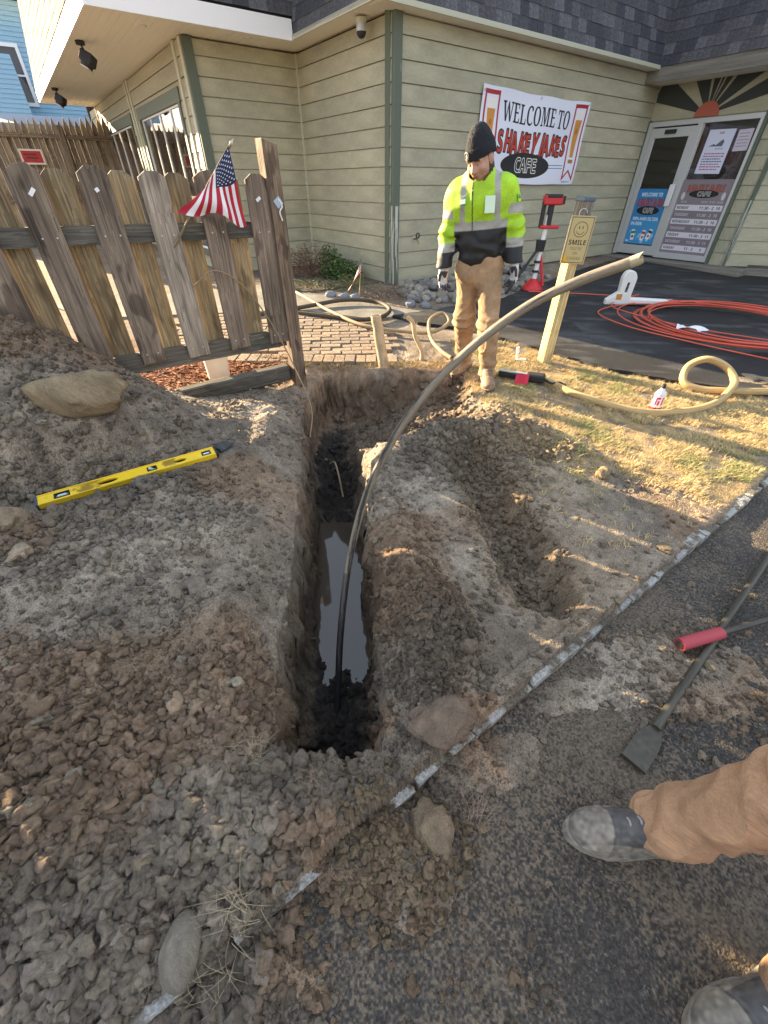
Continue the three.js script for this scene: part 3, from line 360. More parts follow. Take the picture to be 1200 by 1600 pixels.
// windows on the sunny wall (local x from the far end)
for (const [a, b, ya, yb] of [[wl - 3.4, wl - 0.6, 0.55, 2.52], [wl - 7.6, wl - 4.2, 0.55, 2.52]]) {
  const w = pgroup('window', cafe, [-1.7, 0, -2.46 - wl], [0, -Math.PI / 2, 0]), mx = (a + b) / 2, my = (ya + yb) / 2, W = b - a, H = yb - ya;
  part('window_frame', merge([rbox(W + 0.18, 0.16, 0.05, 0.005, mx, yb + 0.04, 0.02), rbox(W + 0.18, 0.1, 0.08, 0.005, mx, ya - 0.02, 0.03), rbox(0.1, H, 0.05, 0.005, a, my, 0.021), rbox(0.1, H, 0.05, 0.005, b, my, 0.021)]), M.trim, w);
  for (let k = 1; k < 4; k++) part('mullion', rbox(0.022, H - 0.1, 0.02, 0.003), M.white, w, [a + W * k / 4, my, -0.004]);
  part('sash', merge([rbox(W - 0.1, 0.03, 0.024, 0.003, mx, yb - 0.05, -0.004), rbox(W - 0.1, 0.03, 0.024, 0.003, mx, ya + 0.04, -0.004), rbox(0.03, H - 0.12, 0.023, 0.003, a + 0.06, my, -0.004), rbox(0.03, H - 0.12, 0.023, 0.003, b - 0.06, my, -0.004)]), M.white, w);
  for (let k = 0; k < 4; k++) part('pane', box(W / 4 - 0.02, H - 0.08, 0.006), M.glass, w, [a + W * (k + 0.5) / 4, my, -0.012]);
  part('blind', box(W - 0.02, H * 0.4, 0.01), std({ color: lin(0.2, 0.17, 0.14), roughness: 0.8 }), w, [mx, ya + H * 0.2, -0.2]);
  for (const x of [a - 0.3, b + 0.28]) part('wall_batten', rbox(0.09, YS - Y0, 0.03, 0.004), M.lightTrim, w, [x, (YS + Y0) / 2, 0.03]); }

// ---------------------------------------------------------------- print
const fit = (c, t, x, y, w, h) => { c.save(); c.translate(x, y); c.font = 'bold 100px sans-serif'; const m = c.measureText(t).width; c.scale(w / m, h / 74); c.fillText(t, 0, 0); c.restore(); };
const fitSerif = (c, t, x, y, w, h) => { c.save(); c.translate(x, y); c.font = 'bold 100px serif'; const m = c.measureText(t).width; c.scale(w / m, h / 68); c.fillText(t, 0, 0); c.restore(); };
function wobble(c, t, x, y, w, h, fill, edge, lw = 5) { const n = t.length; c.lineJoin = 'round'; c.font = 'bold 100px sans-serif'; const full = c.measureText(t).width, sc = w / full; let run = 0; for (let i = 0; i < n; i++) { c.font = 'bold 100px sans-serif'; const adv = c.measureText(t[i]).width * sc, at = run; run += adv; if (t[i] === ' ') continue; c.save(); c.translate(x + at, y + (i % 2 ? -h * 0.05 : h * 0.04) + (i / n) * 0.01); c.rotate((i % 2 ? 0.05 : -0.06)); c.font = 'bold 100px sans-serif'; c.scale(sc * 0.97, h / 74); c.strokeStyle = edge; c.lineWidth = lw * 2.4; c.strokeText(t[i], 0, 0); c.fillStyle = fill; c.fillText(t[i], 0, 0);  c.restore(); } }
function cafeLogo(c, cx, cy, rx, ry) { c.fillStyle = '#16181c'; c.beginPath(); c.ellipse(cx, cy, rx, ry, 0, 0, 7); c.fill(); c.save(); c.translate(cx - rx * 0.42, cy + ry * 0.5); c.font = 'bold 100px monospace'; const m = c.measureText('CAFE').width; c.scale(rx * 0.9 / m, ry * 1.05 / 72); c.strokeStyle = '#f0efe8'; c.lineWidth = 9; c.strokeText('CAFE', 0, 0); c.fillStyle = '#16181c'; c.fillText('CAFE', 0, 0); c.restore(); }
function beerGlass(c, x, y, w, h) { c.fillStyle = '#e9e6de'; c.beginPath(); c.moveTo(x + w * 0.1, y); c.lineTo(x + w * 0.9, y); c.lineTo(x + w * 0.72, y + h * 0.86); c.lineTo(x + w * 0.28, y + h * 0.86); c.fill(); c.fillStyle = '#c88a3a'; c.beginPath(); c.moveTo(x + w * 0.13, y + h * 0.16); c.lineTo(x + w * 0.87, y + h * 0.16); c.lineTo(x + w * 0.7, y + h * 0.82); c.lineTo(x + w * 0.3, y + h * 0.82); c.fill(); c.fillStyle = '#b06a24'; c.beginPath(); c.ellipse(x + w * 0.5, y + h * 0.36, w * 0.14, h * 0.05, 0, 0, 7); c.fill(); c.fillStyle = '#a8743a'; c.fillRect(x + w * 0.22, y + h * 0.86, w * 0.56, h * 0.07); }
const banner = ctex(1200, 500, (c, w, h) => { c.scale(1, 500 / 840); h = 840; c.fillStyle = '#dfe2ee'; c.fillRect(0, 0, w, h); c.textBaseline = 'alphabetic';
  for (const x0 of [24, w - 174]) { c.strokeStyle = '#a52430'; c.lineWidth = 16; c.beginPath(); c.moveTo(x0 + 8, 40); c.lineTo(x0 + 142, 40); c.lineTo(x0 + 142, h - 60); c.lineTo(x0 + 75, h - 150); c.lineTo(x0 + 8, h - 60); c.closePath(); c.stroke(); c.fillStyle = '#a52430'; c.fillRect(x0, 30, 150, 36); beerGlass(c, x0 + 22, 90, 106, 560); }
  c.fillStyle = '#15161a'; fitSerif(c, 'WELCOME TO', 216, 272, 770, 165); wobble(c, 'SHAKEY JAKES', 200, 540, 800, 195, '#c43a2a', '#26221f', 5);
  c.strokeStyle = '#4a6a86'; c.lineWidth = 7; for (const y of [640, 670]) { c.beginPath(); c.moveTo(770, y); c.lineTo(1010, y); c.stroke(); } cafeLogo(c, 545, 655, 280, 125); c.fillStyle = '#2a2a30'; fit(c, 'EVENTS 17', 1040, 822, 110, 20); });
{ // banner with soft sag, 5 mm off the wall
  const g = new THREE.PlaneGeometry(2.55, 1.06, 48, 32), p = g.attributes.position; for (let i = 0; i < p.count; i++) { const x = p.getX(i), y = p.getY(i); p.setZ(i, 0.008 * Math.sin(x * 5 + y * 2) + 0.006 * Math.sin(y * 9 - x * 2) + 0.006); p.setY(i, y - 0.012 * Math.cos(x * 1.7) + 0.006 * Math.sin(x * 7) * (y > 0 ? 1 : -0.4)); } g.computeVertexNormals();
  const bn = thing('welcome_banner', 'white vinyl banner reading WELCOME TO SHAKEY JAKES CAFE on the street wall', 'banner'); const at = cafe.localToWorld ? new THREE.Vector3(2.8, 2.05, 0.045) : null; cafe.updateMatrixWorld(true); bn.position.copy(cafe.localToWorld(at)); bn.rotation.y = BANG;
  const sheetm = part('banner_sheet', g, std({ map: banner, roughness: 0.45, side: THREE.DoubleSide }), bn); sheetm.rotation.z = -0.012;
  for (const [x, y] of [[-1.24, 0.5], [1.24, 0.5], [-1.24, -0.5], [1.24, -0.5], [0, 0.5]]) part('grommet', new THREE.TorusGeometry(0.012, 0.004, 8, 16), M.alu, bn, [x, y - 0.01, 0.022]); }
const onDoor = (name, label, w, h, x, y, tx, z = 0.022, roll = 0) => { const o = thing(name, label, 'poster'); SF.updateMatrixWorld(true); o.position.copy(SF.localToWorld(new THREE.Vector3(x, y, z))); o.rotation.y = BANG - Math.PI / 2; part('printed_sheet', box(w, h, 0.002), std({ map: tx, roughness: 0.5 }), o, null, [0, 0, roll]); return o; };
const posterBlue = ctex(512, 760, (c, w, h) => { c.fillStyle = '#2f7fb8'; c.fillRect(0, 0, w, h); c.fillStyle = '#3f93c8'; c.fillRect(0, h * 0.55, w, h * 0.45); c.fillStyle = '#dfeaf2'; fit(c, 'WELCOME TO', 70, 100, 350, 50); wobble(c, 'SHAKEY JAKES', 40, 230, 440, 100, '#c0483a', '#2a2a2a', 4); cafeLogo(c, 250, 290, 190, 60); c.fillStyle = '#dfeaf2'; fit(c, '100% HARD SELTZER.', 30, 425, 450, 46); fit(c, '0% BEER.', 30, 495, 200, 46);
  const can = (x, y, r, a, b) => { c.save(); c.translate(x, y); c.rotate(r); c.fillStyle = '#e8e8ea'; c.fillRect(-30, -80, 60, 150); c.fillStyle = a; c.fillRect(-30, -60, 60, 36); c.fillStyle = b; c.beginPath(); c.arc(0, 20, 18, 0, 7); c.fill(); c.restore(); }; c.fillStyle = '#8fc0e0'; for (let k = 0; k < 26; k++) { c.beginPath(); c.arc(60 + hash2(k, 3) * 400, 560 + hash2(k, 9) * 170, 8 + 22 * hash2(k, 5), 0, 7); c.fill(); } can(120, 640, -0.12, '#2f7a44', '#3a3a3a'); can(300, 640, 0.05, '#b8453a', '#b8453a'); can(400, 620, 0.25, '#4a2a20', '#b8453a'); c.fillStyle = '#e8f0f6'; c.fillRect(20, 715, 50, 14); });
onDoor('seltzer_poster', 'blue seltzer poster filling lower glass of the cafe door', 0.62, 0.92, 0.53, 0.66, posterBlue);
const hoursTx = ctex(640, 900, (c, w, h) => { c.fillStyle = '#857a80'; c.fillRect(0, 0, w, h); wobble(c, 'SHAKEY JAKES', 90, 140, 470, 80, '#b0503c', '#4a4442', 4); cafeLogo(c, 320, 165, 190, 46); c.fillStyle = '#c8c4c6'; for (const x of [40, 560]) { c.beginPath(); c.ellipse(x + 20, 190, 24, 46, 0, 0, 7); c.fill(); }
  for (const [i, x] of [[0, 60], [1, 330], [2, 430], [3, 530]]) { c.fillStyle = '#b8b2b8'; fit(c, ['HOURS', 'FROM', 'TO', 'BAR'][i], x, 268, 80, 22); }
  const rows = [['MONDAY', '11:30 - 2', "10"], ['TUESDAY', '11:30 - 2', '10'], ['WEDNESDAY', '11:30 - 2', '10'], ['THURSDAY', '11:30 - 2', '10'], ['FRIDAY', '11:30 - 3', '11'], ['SATURDAY', '11:30 - 3', '11'], ['SUNDAY', '12 - 2', '9']];
  rows.forEach(([d, t, b], i) => { const y = 292 + i * 84; c.fillStyle = i % 2 ? '#7d737b' : '#d6d3da'; c.fillRect(14, y, w - 28, 68); c.fillStyle = i % 2 ? '#c4bec6' : '#22222a'; fit(c, d, 30, y + 52, d.length * 27, 36); fit(c, t, 330, y + 52, t.length * 21, 36); fit(c, b, 545, y + 52, b.length * 26, 36); }); });
onDoor('opening_hours_sign', 'grey opening hours sheet on the lower sidelight beside the door', 0.86, 1.16, 1.46, 0.68, hoursTx);
const paperTx = ctex(420, 600, (c, w, h) => { c.fillStyle = '#cfd4e6'; c.fillRect(0, 0, w, h); c.fillStyle = '#b0344a'; fit(c, 'SWIM', 170, 62, 80, 30); c.fillStyle = '#59606e'; c.beginPath(); c.moveTo(70, 225); c.lineTo(150, 190); c.lineTo(180, 210); c.lineTo(270, 130); c.lineTo(300, 160); c.lineTo(290, 225); c.fill(); c.fillStyle = '#7d8698'; fit(c, 'WINTER FEST', 190, 268, 140, 22); const cols = ['#a8406a', '#a8406a', '#4a506c', '#4a506c', '#a8406a', '#a8406a', '#a8406a']; for (let k = 0; k < 7; k++) { c.fillStyle = cols[k]; let x = 40 + 12 * hash2(k, 4); while (x < 350) { const l = 14 + 40 * hash2(Math.floor(x), k); c.fillRect(x, 315 + k * 36, l, 15); x += l + 9; } } });
onDoor('event_flyer', 'pale flyer with magenta lines taped high on the sidelight', 0.42, 0.6, 1.38, 1.64, paperTx, 0.02, -0.02);
const paper2 = ctex(200, 240, (c, w, h) => { c.fillStyle = '#c4bcc8'; c.fillRect(0, 0, w, h); c.fillStyle = '#8a8496'; for (let k = 0; k < 5; k++) c.fillRect(24, 40 + k * 36, 90 + 60 * hash2(k, 1), 8); });
onDoor('small_notice', 'small pale notice beside the flyer at the sidelight edge', 0.22, 0.28, 1.76, 1.78, paper2, 0.024, 0.03);
const noSmoke = ctex(200, 280, (c, w, h) => { c.fillStyle = '#cdd0dc'; c.fillRect(0, 0, w, h); c.strokeStyle = '#a8344a'; c.lineWidth = 14; c.beginPath(); c.arc(100, 110, 60, 0, 7); c.moveTo(58, 68); c.lineTo(142, 152); c.stroke(); c.fillStyle = '#3a3a44'; c.fillRect(60, 104, 80, 12); fit(c, 'NO SMOKING', 20, 235, 160, 26); });
{ const o = thing('no_smoking_sign', 'small no smoking sign on the recessed wall behind the stick flag', 'sign'); o.position.copy(cafe.localToWorld(new THREE.Vector3(-1.5, 1.6, -2.42))); o.rotation.y = BANG; part('sign_plate', box(0.2, 0.28, 0.004), std({ map: noSmoke, roughness: 0.5 }), o); }
// cameras and lights under the eaves, hose tap on the wall
function soffitSpot(x, y, z, label, turn) { const o = thing('soffit_floodlight', label, 'floodlight', [0, 0, 0], BANG + turn, 'floodlights under the porch soffit'); o.position.copy(cafe.localToWorld(new THREE.Vector3(x, y, z)));
  part('junction_box', cyl(0.06, 0.06, 0.04, 16), M.dark, o, [0, 0.0, 0]); part('arm', rod(new THREE.Vector3(0, -0.01, 0), new THREE.Vector3(0.03, -0.08, 0), 0.012), M.dark, o); const hd = part('lamp_housing', merge([rbox(0.15, 0.13, 0.17, 0.02, 0, 0, 0), cyl(0.085, 0.07, 0.06, 4).rotateY(Math.PI / 4).translate(0, -0.08, 0)]), M.dark, o, [0.04, -0.15, 0.01], [0.5, 0.4, -0.5]); part('lens', box(0.11, 0.012, 0.11), std({ color: lin(0.6, 0.52, 0.4), roughness: 0.3 }), hd, [0, -0.112, 0]); }
soffitSpot(-2.75, EV - 0.005, -3.6, 'near dark floodlight under the porch soffit with pale lens', 0.4);
soffitSpot(-2.75, EV - 0.005, -8.0, 'far dark floodlight under the porch soffit', 0.4);
{ const o = thing('dome_camera', 'grey dome security camera hanging under the eave at the corner', 'camera'); o.position.copy(cafe.localToWorld(new THREE.Vector3(-0.16, EV, -0.42))); o.rotation.y = BANG; part('mounting_plate', cyl(0.07, 0.06, 0.04, 20, 0, -0.02), M.lightTrim, o); part('housing', cyl(0.055, 0.065, 0.07, 20, 0, -0.075), M.alu, o); part('dome', new THREE.SphereGeometry(0.058, 20, 12, 0, 6.3, Math.PI / 2, Math.PI / 2).translate(0, -0.11, 0), M.black, o); }
{ const o = thing('hose_tap', 'small brass and black hose tap on the wall near the corner board', 'tap'); o.position.copy(cafe.localToWorld(new THREE.Vector3(0.42, 0.86, 0.02))); o.rotation.y = BANG; part('flange', cyl(0.035, 0.035, 0.01, 16).rotateX(Math.PI / 2), M.alu, o); part('spout', merge([rod(new THREE.Vector3(0, 0, 0), new THREE.Vector3(0, 0, 0.09), 0.014), rod(new THREE.Vector3(0, 0, 0.085), new THREE.Vector3(0, -0.06, 0.12), 0.013)]), std({ color: lin(0.3, 0.24, 0.12), roughness: 0.4, metalness: 0.7 }), o); part('handle', new THREE.TorusGeometry(0.03, 0.009, 8, 18).translate(0.0, 0.045, 0.09), M.black, o); }
// ---------------------------------------------------------------- materials for things
const woodTex = (seed, base, streak) => tex(256, 1024, (u, v) => { const g = pn(u, v * 0.06, 96, seed) * 0.6 + pn(u, v * 0.12, 192, seed + 1) * 0.4, w = pfbm(u, v, 4, 5, seed + 2), kn = pfbm(u + 0.02 * Math.sin(v * 30), v, 8, 3, seed + 4); let k = 0.8 + 0.6 * (g - 0.5) + 0.5 * (w - 0.5); if (g > 0.78) k *= 0.66; const st = sst(0.58, 0.7, kn) * 0.45; return [lerp(base[0] * k, streak[0] * k, st), lerp(base[1] * k, streak[1] * k, st), lerp(base[2] * k, streak[2] * k, st)]; });
const wGrey = woodTex(101, [182, 172, 160], [70, 60, 54]), wTan = woodTex(131, [172, 158, 130], [96, 90, 70]), wNew = woodTex(161, [236, 212, 150], [208, 176, 110]), wDark = woodTex(171, [112, 106, 96], [60, 66, 52]);
const woodBump = tex(256, 512, (u, v) => 255 * (pn(u, v * 0.1, 128, 201) * 0.7 + 0.3 * pfbm(u, v, 8, 3, 202)), false);
const wood = (map, rough = 0.9, tint = [1, 1, 1], bs = 0.003) => std({ map, bumpMap: woodBump, bumpScale: bs, roughness: rough, color: lin(...tint) });
M.picket = [wood(wGrey, 0.9, [0.95, 0.88, 0.8]), wood(wGrey, 0.9, [0.78, 0.7, 0.62]), wood(wGrey, 0.9, [0.66, 0.57, 0.49])];
M.picketBack = [wood(wTan, 0.9, [0.9, 0.88, 0.82]), wood(wTan, 0.9, [0.74, 0.72, 0.66])];
M.rail = wood(wDark); M.postOld = wood(wGrey, 0.9, [0.62, 0.5, 0.4]); M.postNew = wood(wNew, 0.8);
// uv of a board: grain along y, at a random place in the texture
function grainUV(g, seed, sx = 1.6, sy = 0.55) { const p = g.attributes.position, n = g.attributes.normal, u = g.attributes.uv, ox = hash2(seed, 3), oy = hash2(seed, 8); for (let i = 0; i < p.count; i++) { const t = Math.abs(n.getX(i)) > 0.7 ? p.getZ(i) : p.getX(i); u.setXY(i, ox + t * sx, oy + p.getY(i) * sy); } return g; }
function dogEar(w, h, t, seed) { const c = w * 0.3, s = new THREE.Shape(), j = (k) => (hash2(seed, k) - 0.5) * 0.012; s.moveTo(-w / 2, j(9)); s.lineTo(w / 2, j(1)); s.lineTo(w / 2 + j(2) * 0.3, h * 0.5); s.lineTo(w / 2, h - c * 0.75); s.lineTo(w / 2 - c, h + j(3)); s.lineTo(-w / 2 + c, h + j(4)); s.lineTo(-w / 2, h - c * 0.75); s.lineTo(-w / 2 + j(5) * 0.3, h * 0.5); s.closePath();
  return grainUV(new THREE.ExtrudeGeometry(s, { depth: t, bevelEnabled: true, bevelSize: 0.002, bevelThickness: 0.002, bevelSegments: 1 }), seed); }
// ---------------------------------------------------------------- near fence with its post, at the head of the trench
{
  const FO = [-0.79, 3.44], fence = thing('board_fence', 'weathered grey dog eared board fence sagging beside the spoil heap', 'fence', [FO[0], 0, -FO[1]], BANG);
  // local x to the right along the fence (negative towards the left end), +z towards the camera
  const fr = rng(31); const sag = (x) => -0.012 * x;   // slight rise to the left
  const L = 3.6;
  const railTop = part('rail', grainUV(box(0.09, L, 0.045), 5, 1.6, 0.55).rotateZ(Math.PI / 2), M.rail, fence, [-L / 2, 1.265 + 0.02, 0], [0, 0, -0.012]); railTop.userData.label = 'mossy upper rail of the fence';
  part('rail', grainUV(box(0.12, L, 0.045), 9, 1.6, 0.55).rotateZ(Math.PI / 2), M.rail, fence, [-L / 2, 0.56, 0], [0, 0, -0.004]);
  for (let k = 0; k < 12; k++) { const u = 0.065 + k * 0.304, h = 1.02 + 0.01 * fr(); const m = part('picket', dogEar(0.142, h, 0.018, k + 1), M.picket[Math.floor(fr() * 3)], fence, [-u + 0.01 * (fr() - 0.5), 0.535 + sag(-u) + 0.012 * (fr() - 0.5), 0.026], [0, 0, 0.012 * (fr() - 0.5)]);
    for (const y of [0.06, 0.72]) for (const dx of [-0.035, 0.035]) part('nail_head', cyl(0.0045, 0.0045, 0.003, 8).rotateX(Math.PI / 2), M.alu, m, [dx + 0.01 * (fr() - 0.5), y, 0.0215]);
    if (k < 5 && k !== 2) part('staple_scrap', box(0.02 + 0.02 * fr(), 0.018, 0.002), M.white, m, [0.03 * (fr() - 0.5), h - 0.1 - 0.04 * fr(), 0.0225], [0, 0, fr()]); }
  for (let k = 0; k < 12; k++) { const u = 0.228 + k * 0.304; part('picket', dogEar(0.142, 1.01, 0.018, k + 40), M.picketBack[k % 2], fence, [-u + 0.012 * (fr() - 0.5), 0.54 + sag(-u), -0.046], [0, 0, 0.014 * (fr() - 0.5)]); }
  const pg = rbox(0.1, 1.75, 0.1, 0.006, 0, 0.875, 0); grainUV(pg, 77); { const p = pg.attributes.position; for (let i = 0; i < p.count; i++) { const y = p.getY(i); p.setX(i, p.getX(i) + 0.01 * Math.sin(y * 2.2) + 0.004 * (vn(y * 9, p.getZ(i) * 40) - 0.5)); if (y > 1.7) p.setY(i, y + 0.02 * (p.getX(i) > 0 ? -1 : 0.4)); } pg.computeVertexNormals(); }
  const post = part('post', pg, M.postOld, fence, [0.075, -0.03, 0.0], [0.015, 0, 0.012]);
  part('twine', tube([V(0, 1.46, -0.056), V(0.02, 1.42, -0.06), V(0.0, 1.39, -0.058), V(0.012, 1.34, -0.056)], 0.005, 20, 6), M.white, post);
  part('bracket_scrap', rbox(0.05, 0.05, 0.01, 0.003), std({ color: lin(0.4, 0.5, 0.6), roughness: 0.5 }), post, [0.0, 1.44, 0.052], [0, 0, 0.6]);
  // a second post carries the far end, out of the picture
  part('post', grainUV(rbox(0.1, 1.75, 0.1, 0.006, 0, 0.875, 0), 78), M.postOld, fence, [-3.68, -0.03, 0]);
}
// ---------------------------------------------------------------- flags
const flagTx = ctex(380, 200, (c) => { for (let k = 0; k < 13; k++) { c.fillStyle = k % 2 ? '#e6e3e0' : '#b01c30'; c.fillRect(0, k * 200 / 13, 380, 200 / 13 + 1); } c.fillStyle = '#22284a'; c.fillRect(0, 0, 160, 108); c.fillStyle = '#e8e8ec'; for (let j = 0; j < 9; j++) for (let i = 0; i < (j % 2 ? 5 : 6); i++) { c.beginPath(); const x = 14 + i * 26 + (j % 2 ? 13 : 0), y = 11 + j * 10.8; for (let q = 0; q < 10; q++) { const a = q * Math.PI / 5 - Math.PI / 2, r = q % 2 ? 2.4 : 6; c.lineTo(x + r * Math.cos(a), y + r * Math.sin(a)); } c.fill(); } });
M.flag = std({ map: flagTx, side: THREE.DoubleSide, roughness: 0.8 });
{ // stick flag stuck through the fence: cloth hangs from a slanting stick
  const o = thing('stick_flag', 'stars and stripes flag on a slanting stick hung over the board fence', 'flag', [-1.31, 1.19, -3.02]);
  const A = new THREE.Vector3(0, 0, 0), B = new THREE.Vector3(0.47, 0.49, -0.02); part('stick', rod(A, B, 0.0085, 0.0075), wood(wTan, 0.8, [0.9, 0.85, 0.8], 0.001), o); part('tip', merge([new THREE.SphereGeometry(0.011, 10, 8).translate(...B.toArray()), rod(B, B.clone().add(new THREE.Vector3(0.018, 0.02, 0)), 0.008, 0.001)]), M.lightTrim, o);
  const nu = 30, nv = 22, g = new THREE.PlaneGeometry(1, 1, nu, nv), p = g.attributes.position; // u along the hoist (up the stick), v hanging fly
  for (let j = 0; j <= nv; j++) for (let i = 0; i <= nu; i++) { const hoist = 0.58 + 0.38 * (1 - j / nv), fly = i / nu; const s = A.clone().lerp(B, hoist + 0.02);
    const h = j / nv, fold = (Math.sin(fly * 7 + h * 5) * 0.02 + Math.sin(h * 15 + fly * 2) * 0.02) * fly;
    p.setXYZ(j * (nu + 1) + i, s.x + (0.02 - 0.2 * h * h) * fly + fold * 0.6, s.y - lerp(0.36, 0.1, h) * fly - 0.02 * Math.sin(h * 9) * fly, 0.012 + fold + 0.015 * fly); }
  g.computeVertexNormals(); part('flag_cloth', g, M.flag, o); }
{ const o = thing('small_garden_flag', 'small furled stars and stripes flag stuck in the planting bed', 'flag', [-0.33, 0.24, -6.5], 0.1); part('stick', rod(new THREE.Vector3(-0.03, -0.06, 0), new THREE.Vector3(0.03, 0.56, 0), 0.006), M.postNew, o);
  const g = new THREE.PlaneGeometry(1, 1, 16, 20), p = g.attributes.position; for (let j = 0; j <= 20; j++) for (let i = 0; i <= 16; i++) { const f = i / 16, h = j / 20; p.setXYZ(j * 17 + i, 0.03 - 0.02 * h - 0.2 * f * (0.3 + 0.7 * h), 0.54 - 0.22 * h - 0.24 * f, 0.012 + 0.03 * Math.sin(f * 8 + h * 2) * f); } g.computeVertexNormals(); part('flag_cloth', g, M.flag, o); }
// ---------------------------------------------------------------- brick path
{ const path = pgroup('brick_path', scene); tag(path, 'sunlit reddish brick path laid behind the trench head', 'path', null, 'structure');
  const pr = rng(61), tones = [[0.44, 0.32, 0.22], [0.4, 0.29, 0.2], [0.5, 0.38, 0.27], [0.36, 0.28, 0.21], [0.43, 0.34, 0.25]]; const bt = tex(128, 128, (u, v) => 200 + 110 * (pfbm(u, v, 8, 4, 7) - 0.5)); const bm = tones.map((c) => std({ color: lin(...c), map: bt, bumpMap: soilBump, bumpScale: 0.004, roughness: 0.95 }));
  const bg = [0, 1, 2].map((k) => { const g = new RoundedBoxGeometry(0.2, 0.06, 0.097, 1, 0.006); const p = g.attributes.position; for (let i = 0; i < p.count; i++) { p.setX(i, p.getX(i) + 0.004 * (vn(p.getX(i) * 30 + k * 9, p.getZ(i) * 40) - 0.5)); p.setZ(i, p.getZ(i) + 0.004 * (vn(p.getZ(i) * 30 + k * 5, p.getX(i) * 40 + 7) - 0.5)); } g.computeVertexNormals(); return g; });
  const ang = 0.1, ca = Math.cos(ang), sa = Math.sin(ang); let n = 0;
  for (let j = -2; j < 22; j++) for (let i = -16; i < 4; i++) { const a = i * 0.205 + (j % 2 ? 0.1 : 0), b = 4.12 + j * 0.101, x = a * ca - (b - 4.1) * sa, s = b + a * sa * 1; if (polyd(PATH, x, s) < 0.02 || s < 4.12) continue; if (x < -2.3) continue; const m = part('brick', bg[n % 3], bm[Math.floor(pr() * 5)], path, [x, baseY(x, s) - 0.012 + 0.008 * pr(), -s], [0.02 * (pr() - 0.5), ang + 0.02 * (pr() - 0.5), 0.02 * (pr() - 0.5)]); n++; }
  for (let i = 0; i < 26; i++) { const x = 0.08 - i * 0.101, s = 4.03 + x * 0.04; if (x < -2.4) break; part('brick', bg[i % 3], bm[Math.floor(pr() * 5)], path, [x, baseY(x, s) - 0.006 + 0.006 * pr(), -s], [0.02 * (pr() - 0.5), Math.PI / 2 + 0.03 * (pr() - 0.5), 0]); n++; }
  console.log('bricks', n); }
// ---------------------------------------------------------------- broken kerb between soil and asphalt
{ const kerb = pgroup('kerb', scene); tag(kerb, 'broken pale concrete kerb edging between soil and asphalt', 'kerb', null, 'structure'); const kr = rng(12);
  const kt = tex(256, 256, (u, v) => { const a = pfbm(u, v, 5, 6, 71), b = pn(u, v, 128, 72), m = sst(0.46, 0.6, a); const k = lerp(100, 164, m) + 50 * (b - 0.5); return [k, k * lerp(0.92, 0.99, m), k * lerp(0.8, 0.96, m)]; }); const km = std({ map: kt, bumpMap: soilBump, bumpScale: 0.006, roughness: 0.9 });
  let p = -1.5; while (p < 5.6) { const len = 0.16 + 0.42 * kr(), g = new THREE.BoxGeometry(len - 0.003, 0.16, 0.055, Math.ceil(len / 0.02), 6, 4), P = g.attributes.position, o = kr() * 90; for (let i = 0; i < P.count; i++) { const x = P.getX(i), y = P.getY(i), z = P.getZ(i), t = x + p; const edge = 0.02 * (fbm(t * 9 + o, z * 20, 3) - 0.5) + 0.006 * (vn(t * 45, z * 45 + y * 30) - 0.5); const endw = Math.abs(x) > len / 2 - 0.02 ? 0.012 * vn(y * 60 + o, z * 60) : 0; P.setXYZ(i, x - Math.sign(x) * endw, y + (y > 0.05 ? edge * 0.7 - 0.016 * sst(0.4, 0.7, fbm(t * 5, 3, 2)) : 0), z * 1 + (Math.abs(z) > 0.03 ? 0.022 * (fbm(t * 14 + o, y * 22, 3) - 0.5) + (z > 0 && y > 0.04 ? -0.012 * vn(t * 22, 5) : 0) : 0)); } g.computeVertexNormals(); const u = g.attributes.uv; for (let i = 0; i < P.count; i++) u.setXY(i, (P.getX(i) + p) * 1.8, (P.getY(i) + P.getZ(i)) * 1.8);
    const [x, s] = fromPQ(p + len / 2, 0.004); part('kerb_piece', g, km, kerb, [x, -0.032 + 0.008 * (kr() - 0.5), -s], [0.1 * (kr() - 0.5), BANG + 0.05 * (kr() - 0.5), 0.05 * (kr() - 0.5)]); p += len; } }
// ---------------------------------------------------------------- timber edging, bucket, stub pipes
{ const g = grainUV(rbox(0.13, 2.1, 0.09, 0.02), 21); const o = solo('landscape_timber', g.rotateZ(Math.PI / 2), wood(wDark, 0.95, [1.1, 1.1, 1.1]), 'grey landscape timber half buried along the foot of the board fence', 'timber'); const [ax, as] = fromPQ(1.12 - 0.9, 3.0 + 0.0); o.position.set(-1.72, 0.2, -2.98); o.rotation.set(0.1, BANG - 0.12, 0.01); }
{ const o = thing('plastic_bucket', 'white plastic bucket standing under the board fence', 'bucket', [-1.42, groundY(-1.42, 3.52) - 0.01, -3.52]); const pts = [[0.001, 0], [0.085, 0], [0.088, 0.006], [0.098, 0.2], [0.104, 0.202], [0.104, 0.225], [0.097, 0.225], [0.084, 0.012], [0.001, 0.012]].map(([a, b]) => new THREE.Vector2(a, b)); part('pail', new THREE.LatheGeometry(pts, 28), std({ color: lin(0.78, 0.77, 0.7), roughness: 0.45, side: THREE.DoubleSide }), o); part('paper_label', new THREE.CylinderGeometry(0.0945, 0.091, 0.07, 16, 1, true, -0.5, 0.9).translate(0, 0.13, 0), std({ map: ctex(128, 64, (c) => { c.fillStyle = '#dcdccc'; c.fillRect(0, 0, 128, 64); c.fillStyle = '#5a8a3c'; c.fillRect(14, 10, 44, 40); c.fillStyle = '#c8b83a'; c.fillRect(66, 18, 44, 10); }), side: THREE.DoubleSide }), o); part('bail_handle', new THREE.TorusGeometry(0.1, 0.003, 6, 24, Math.PI).rotateX(0.9).translate(0, 0.2, 0), M.alu, o); }
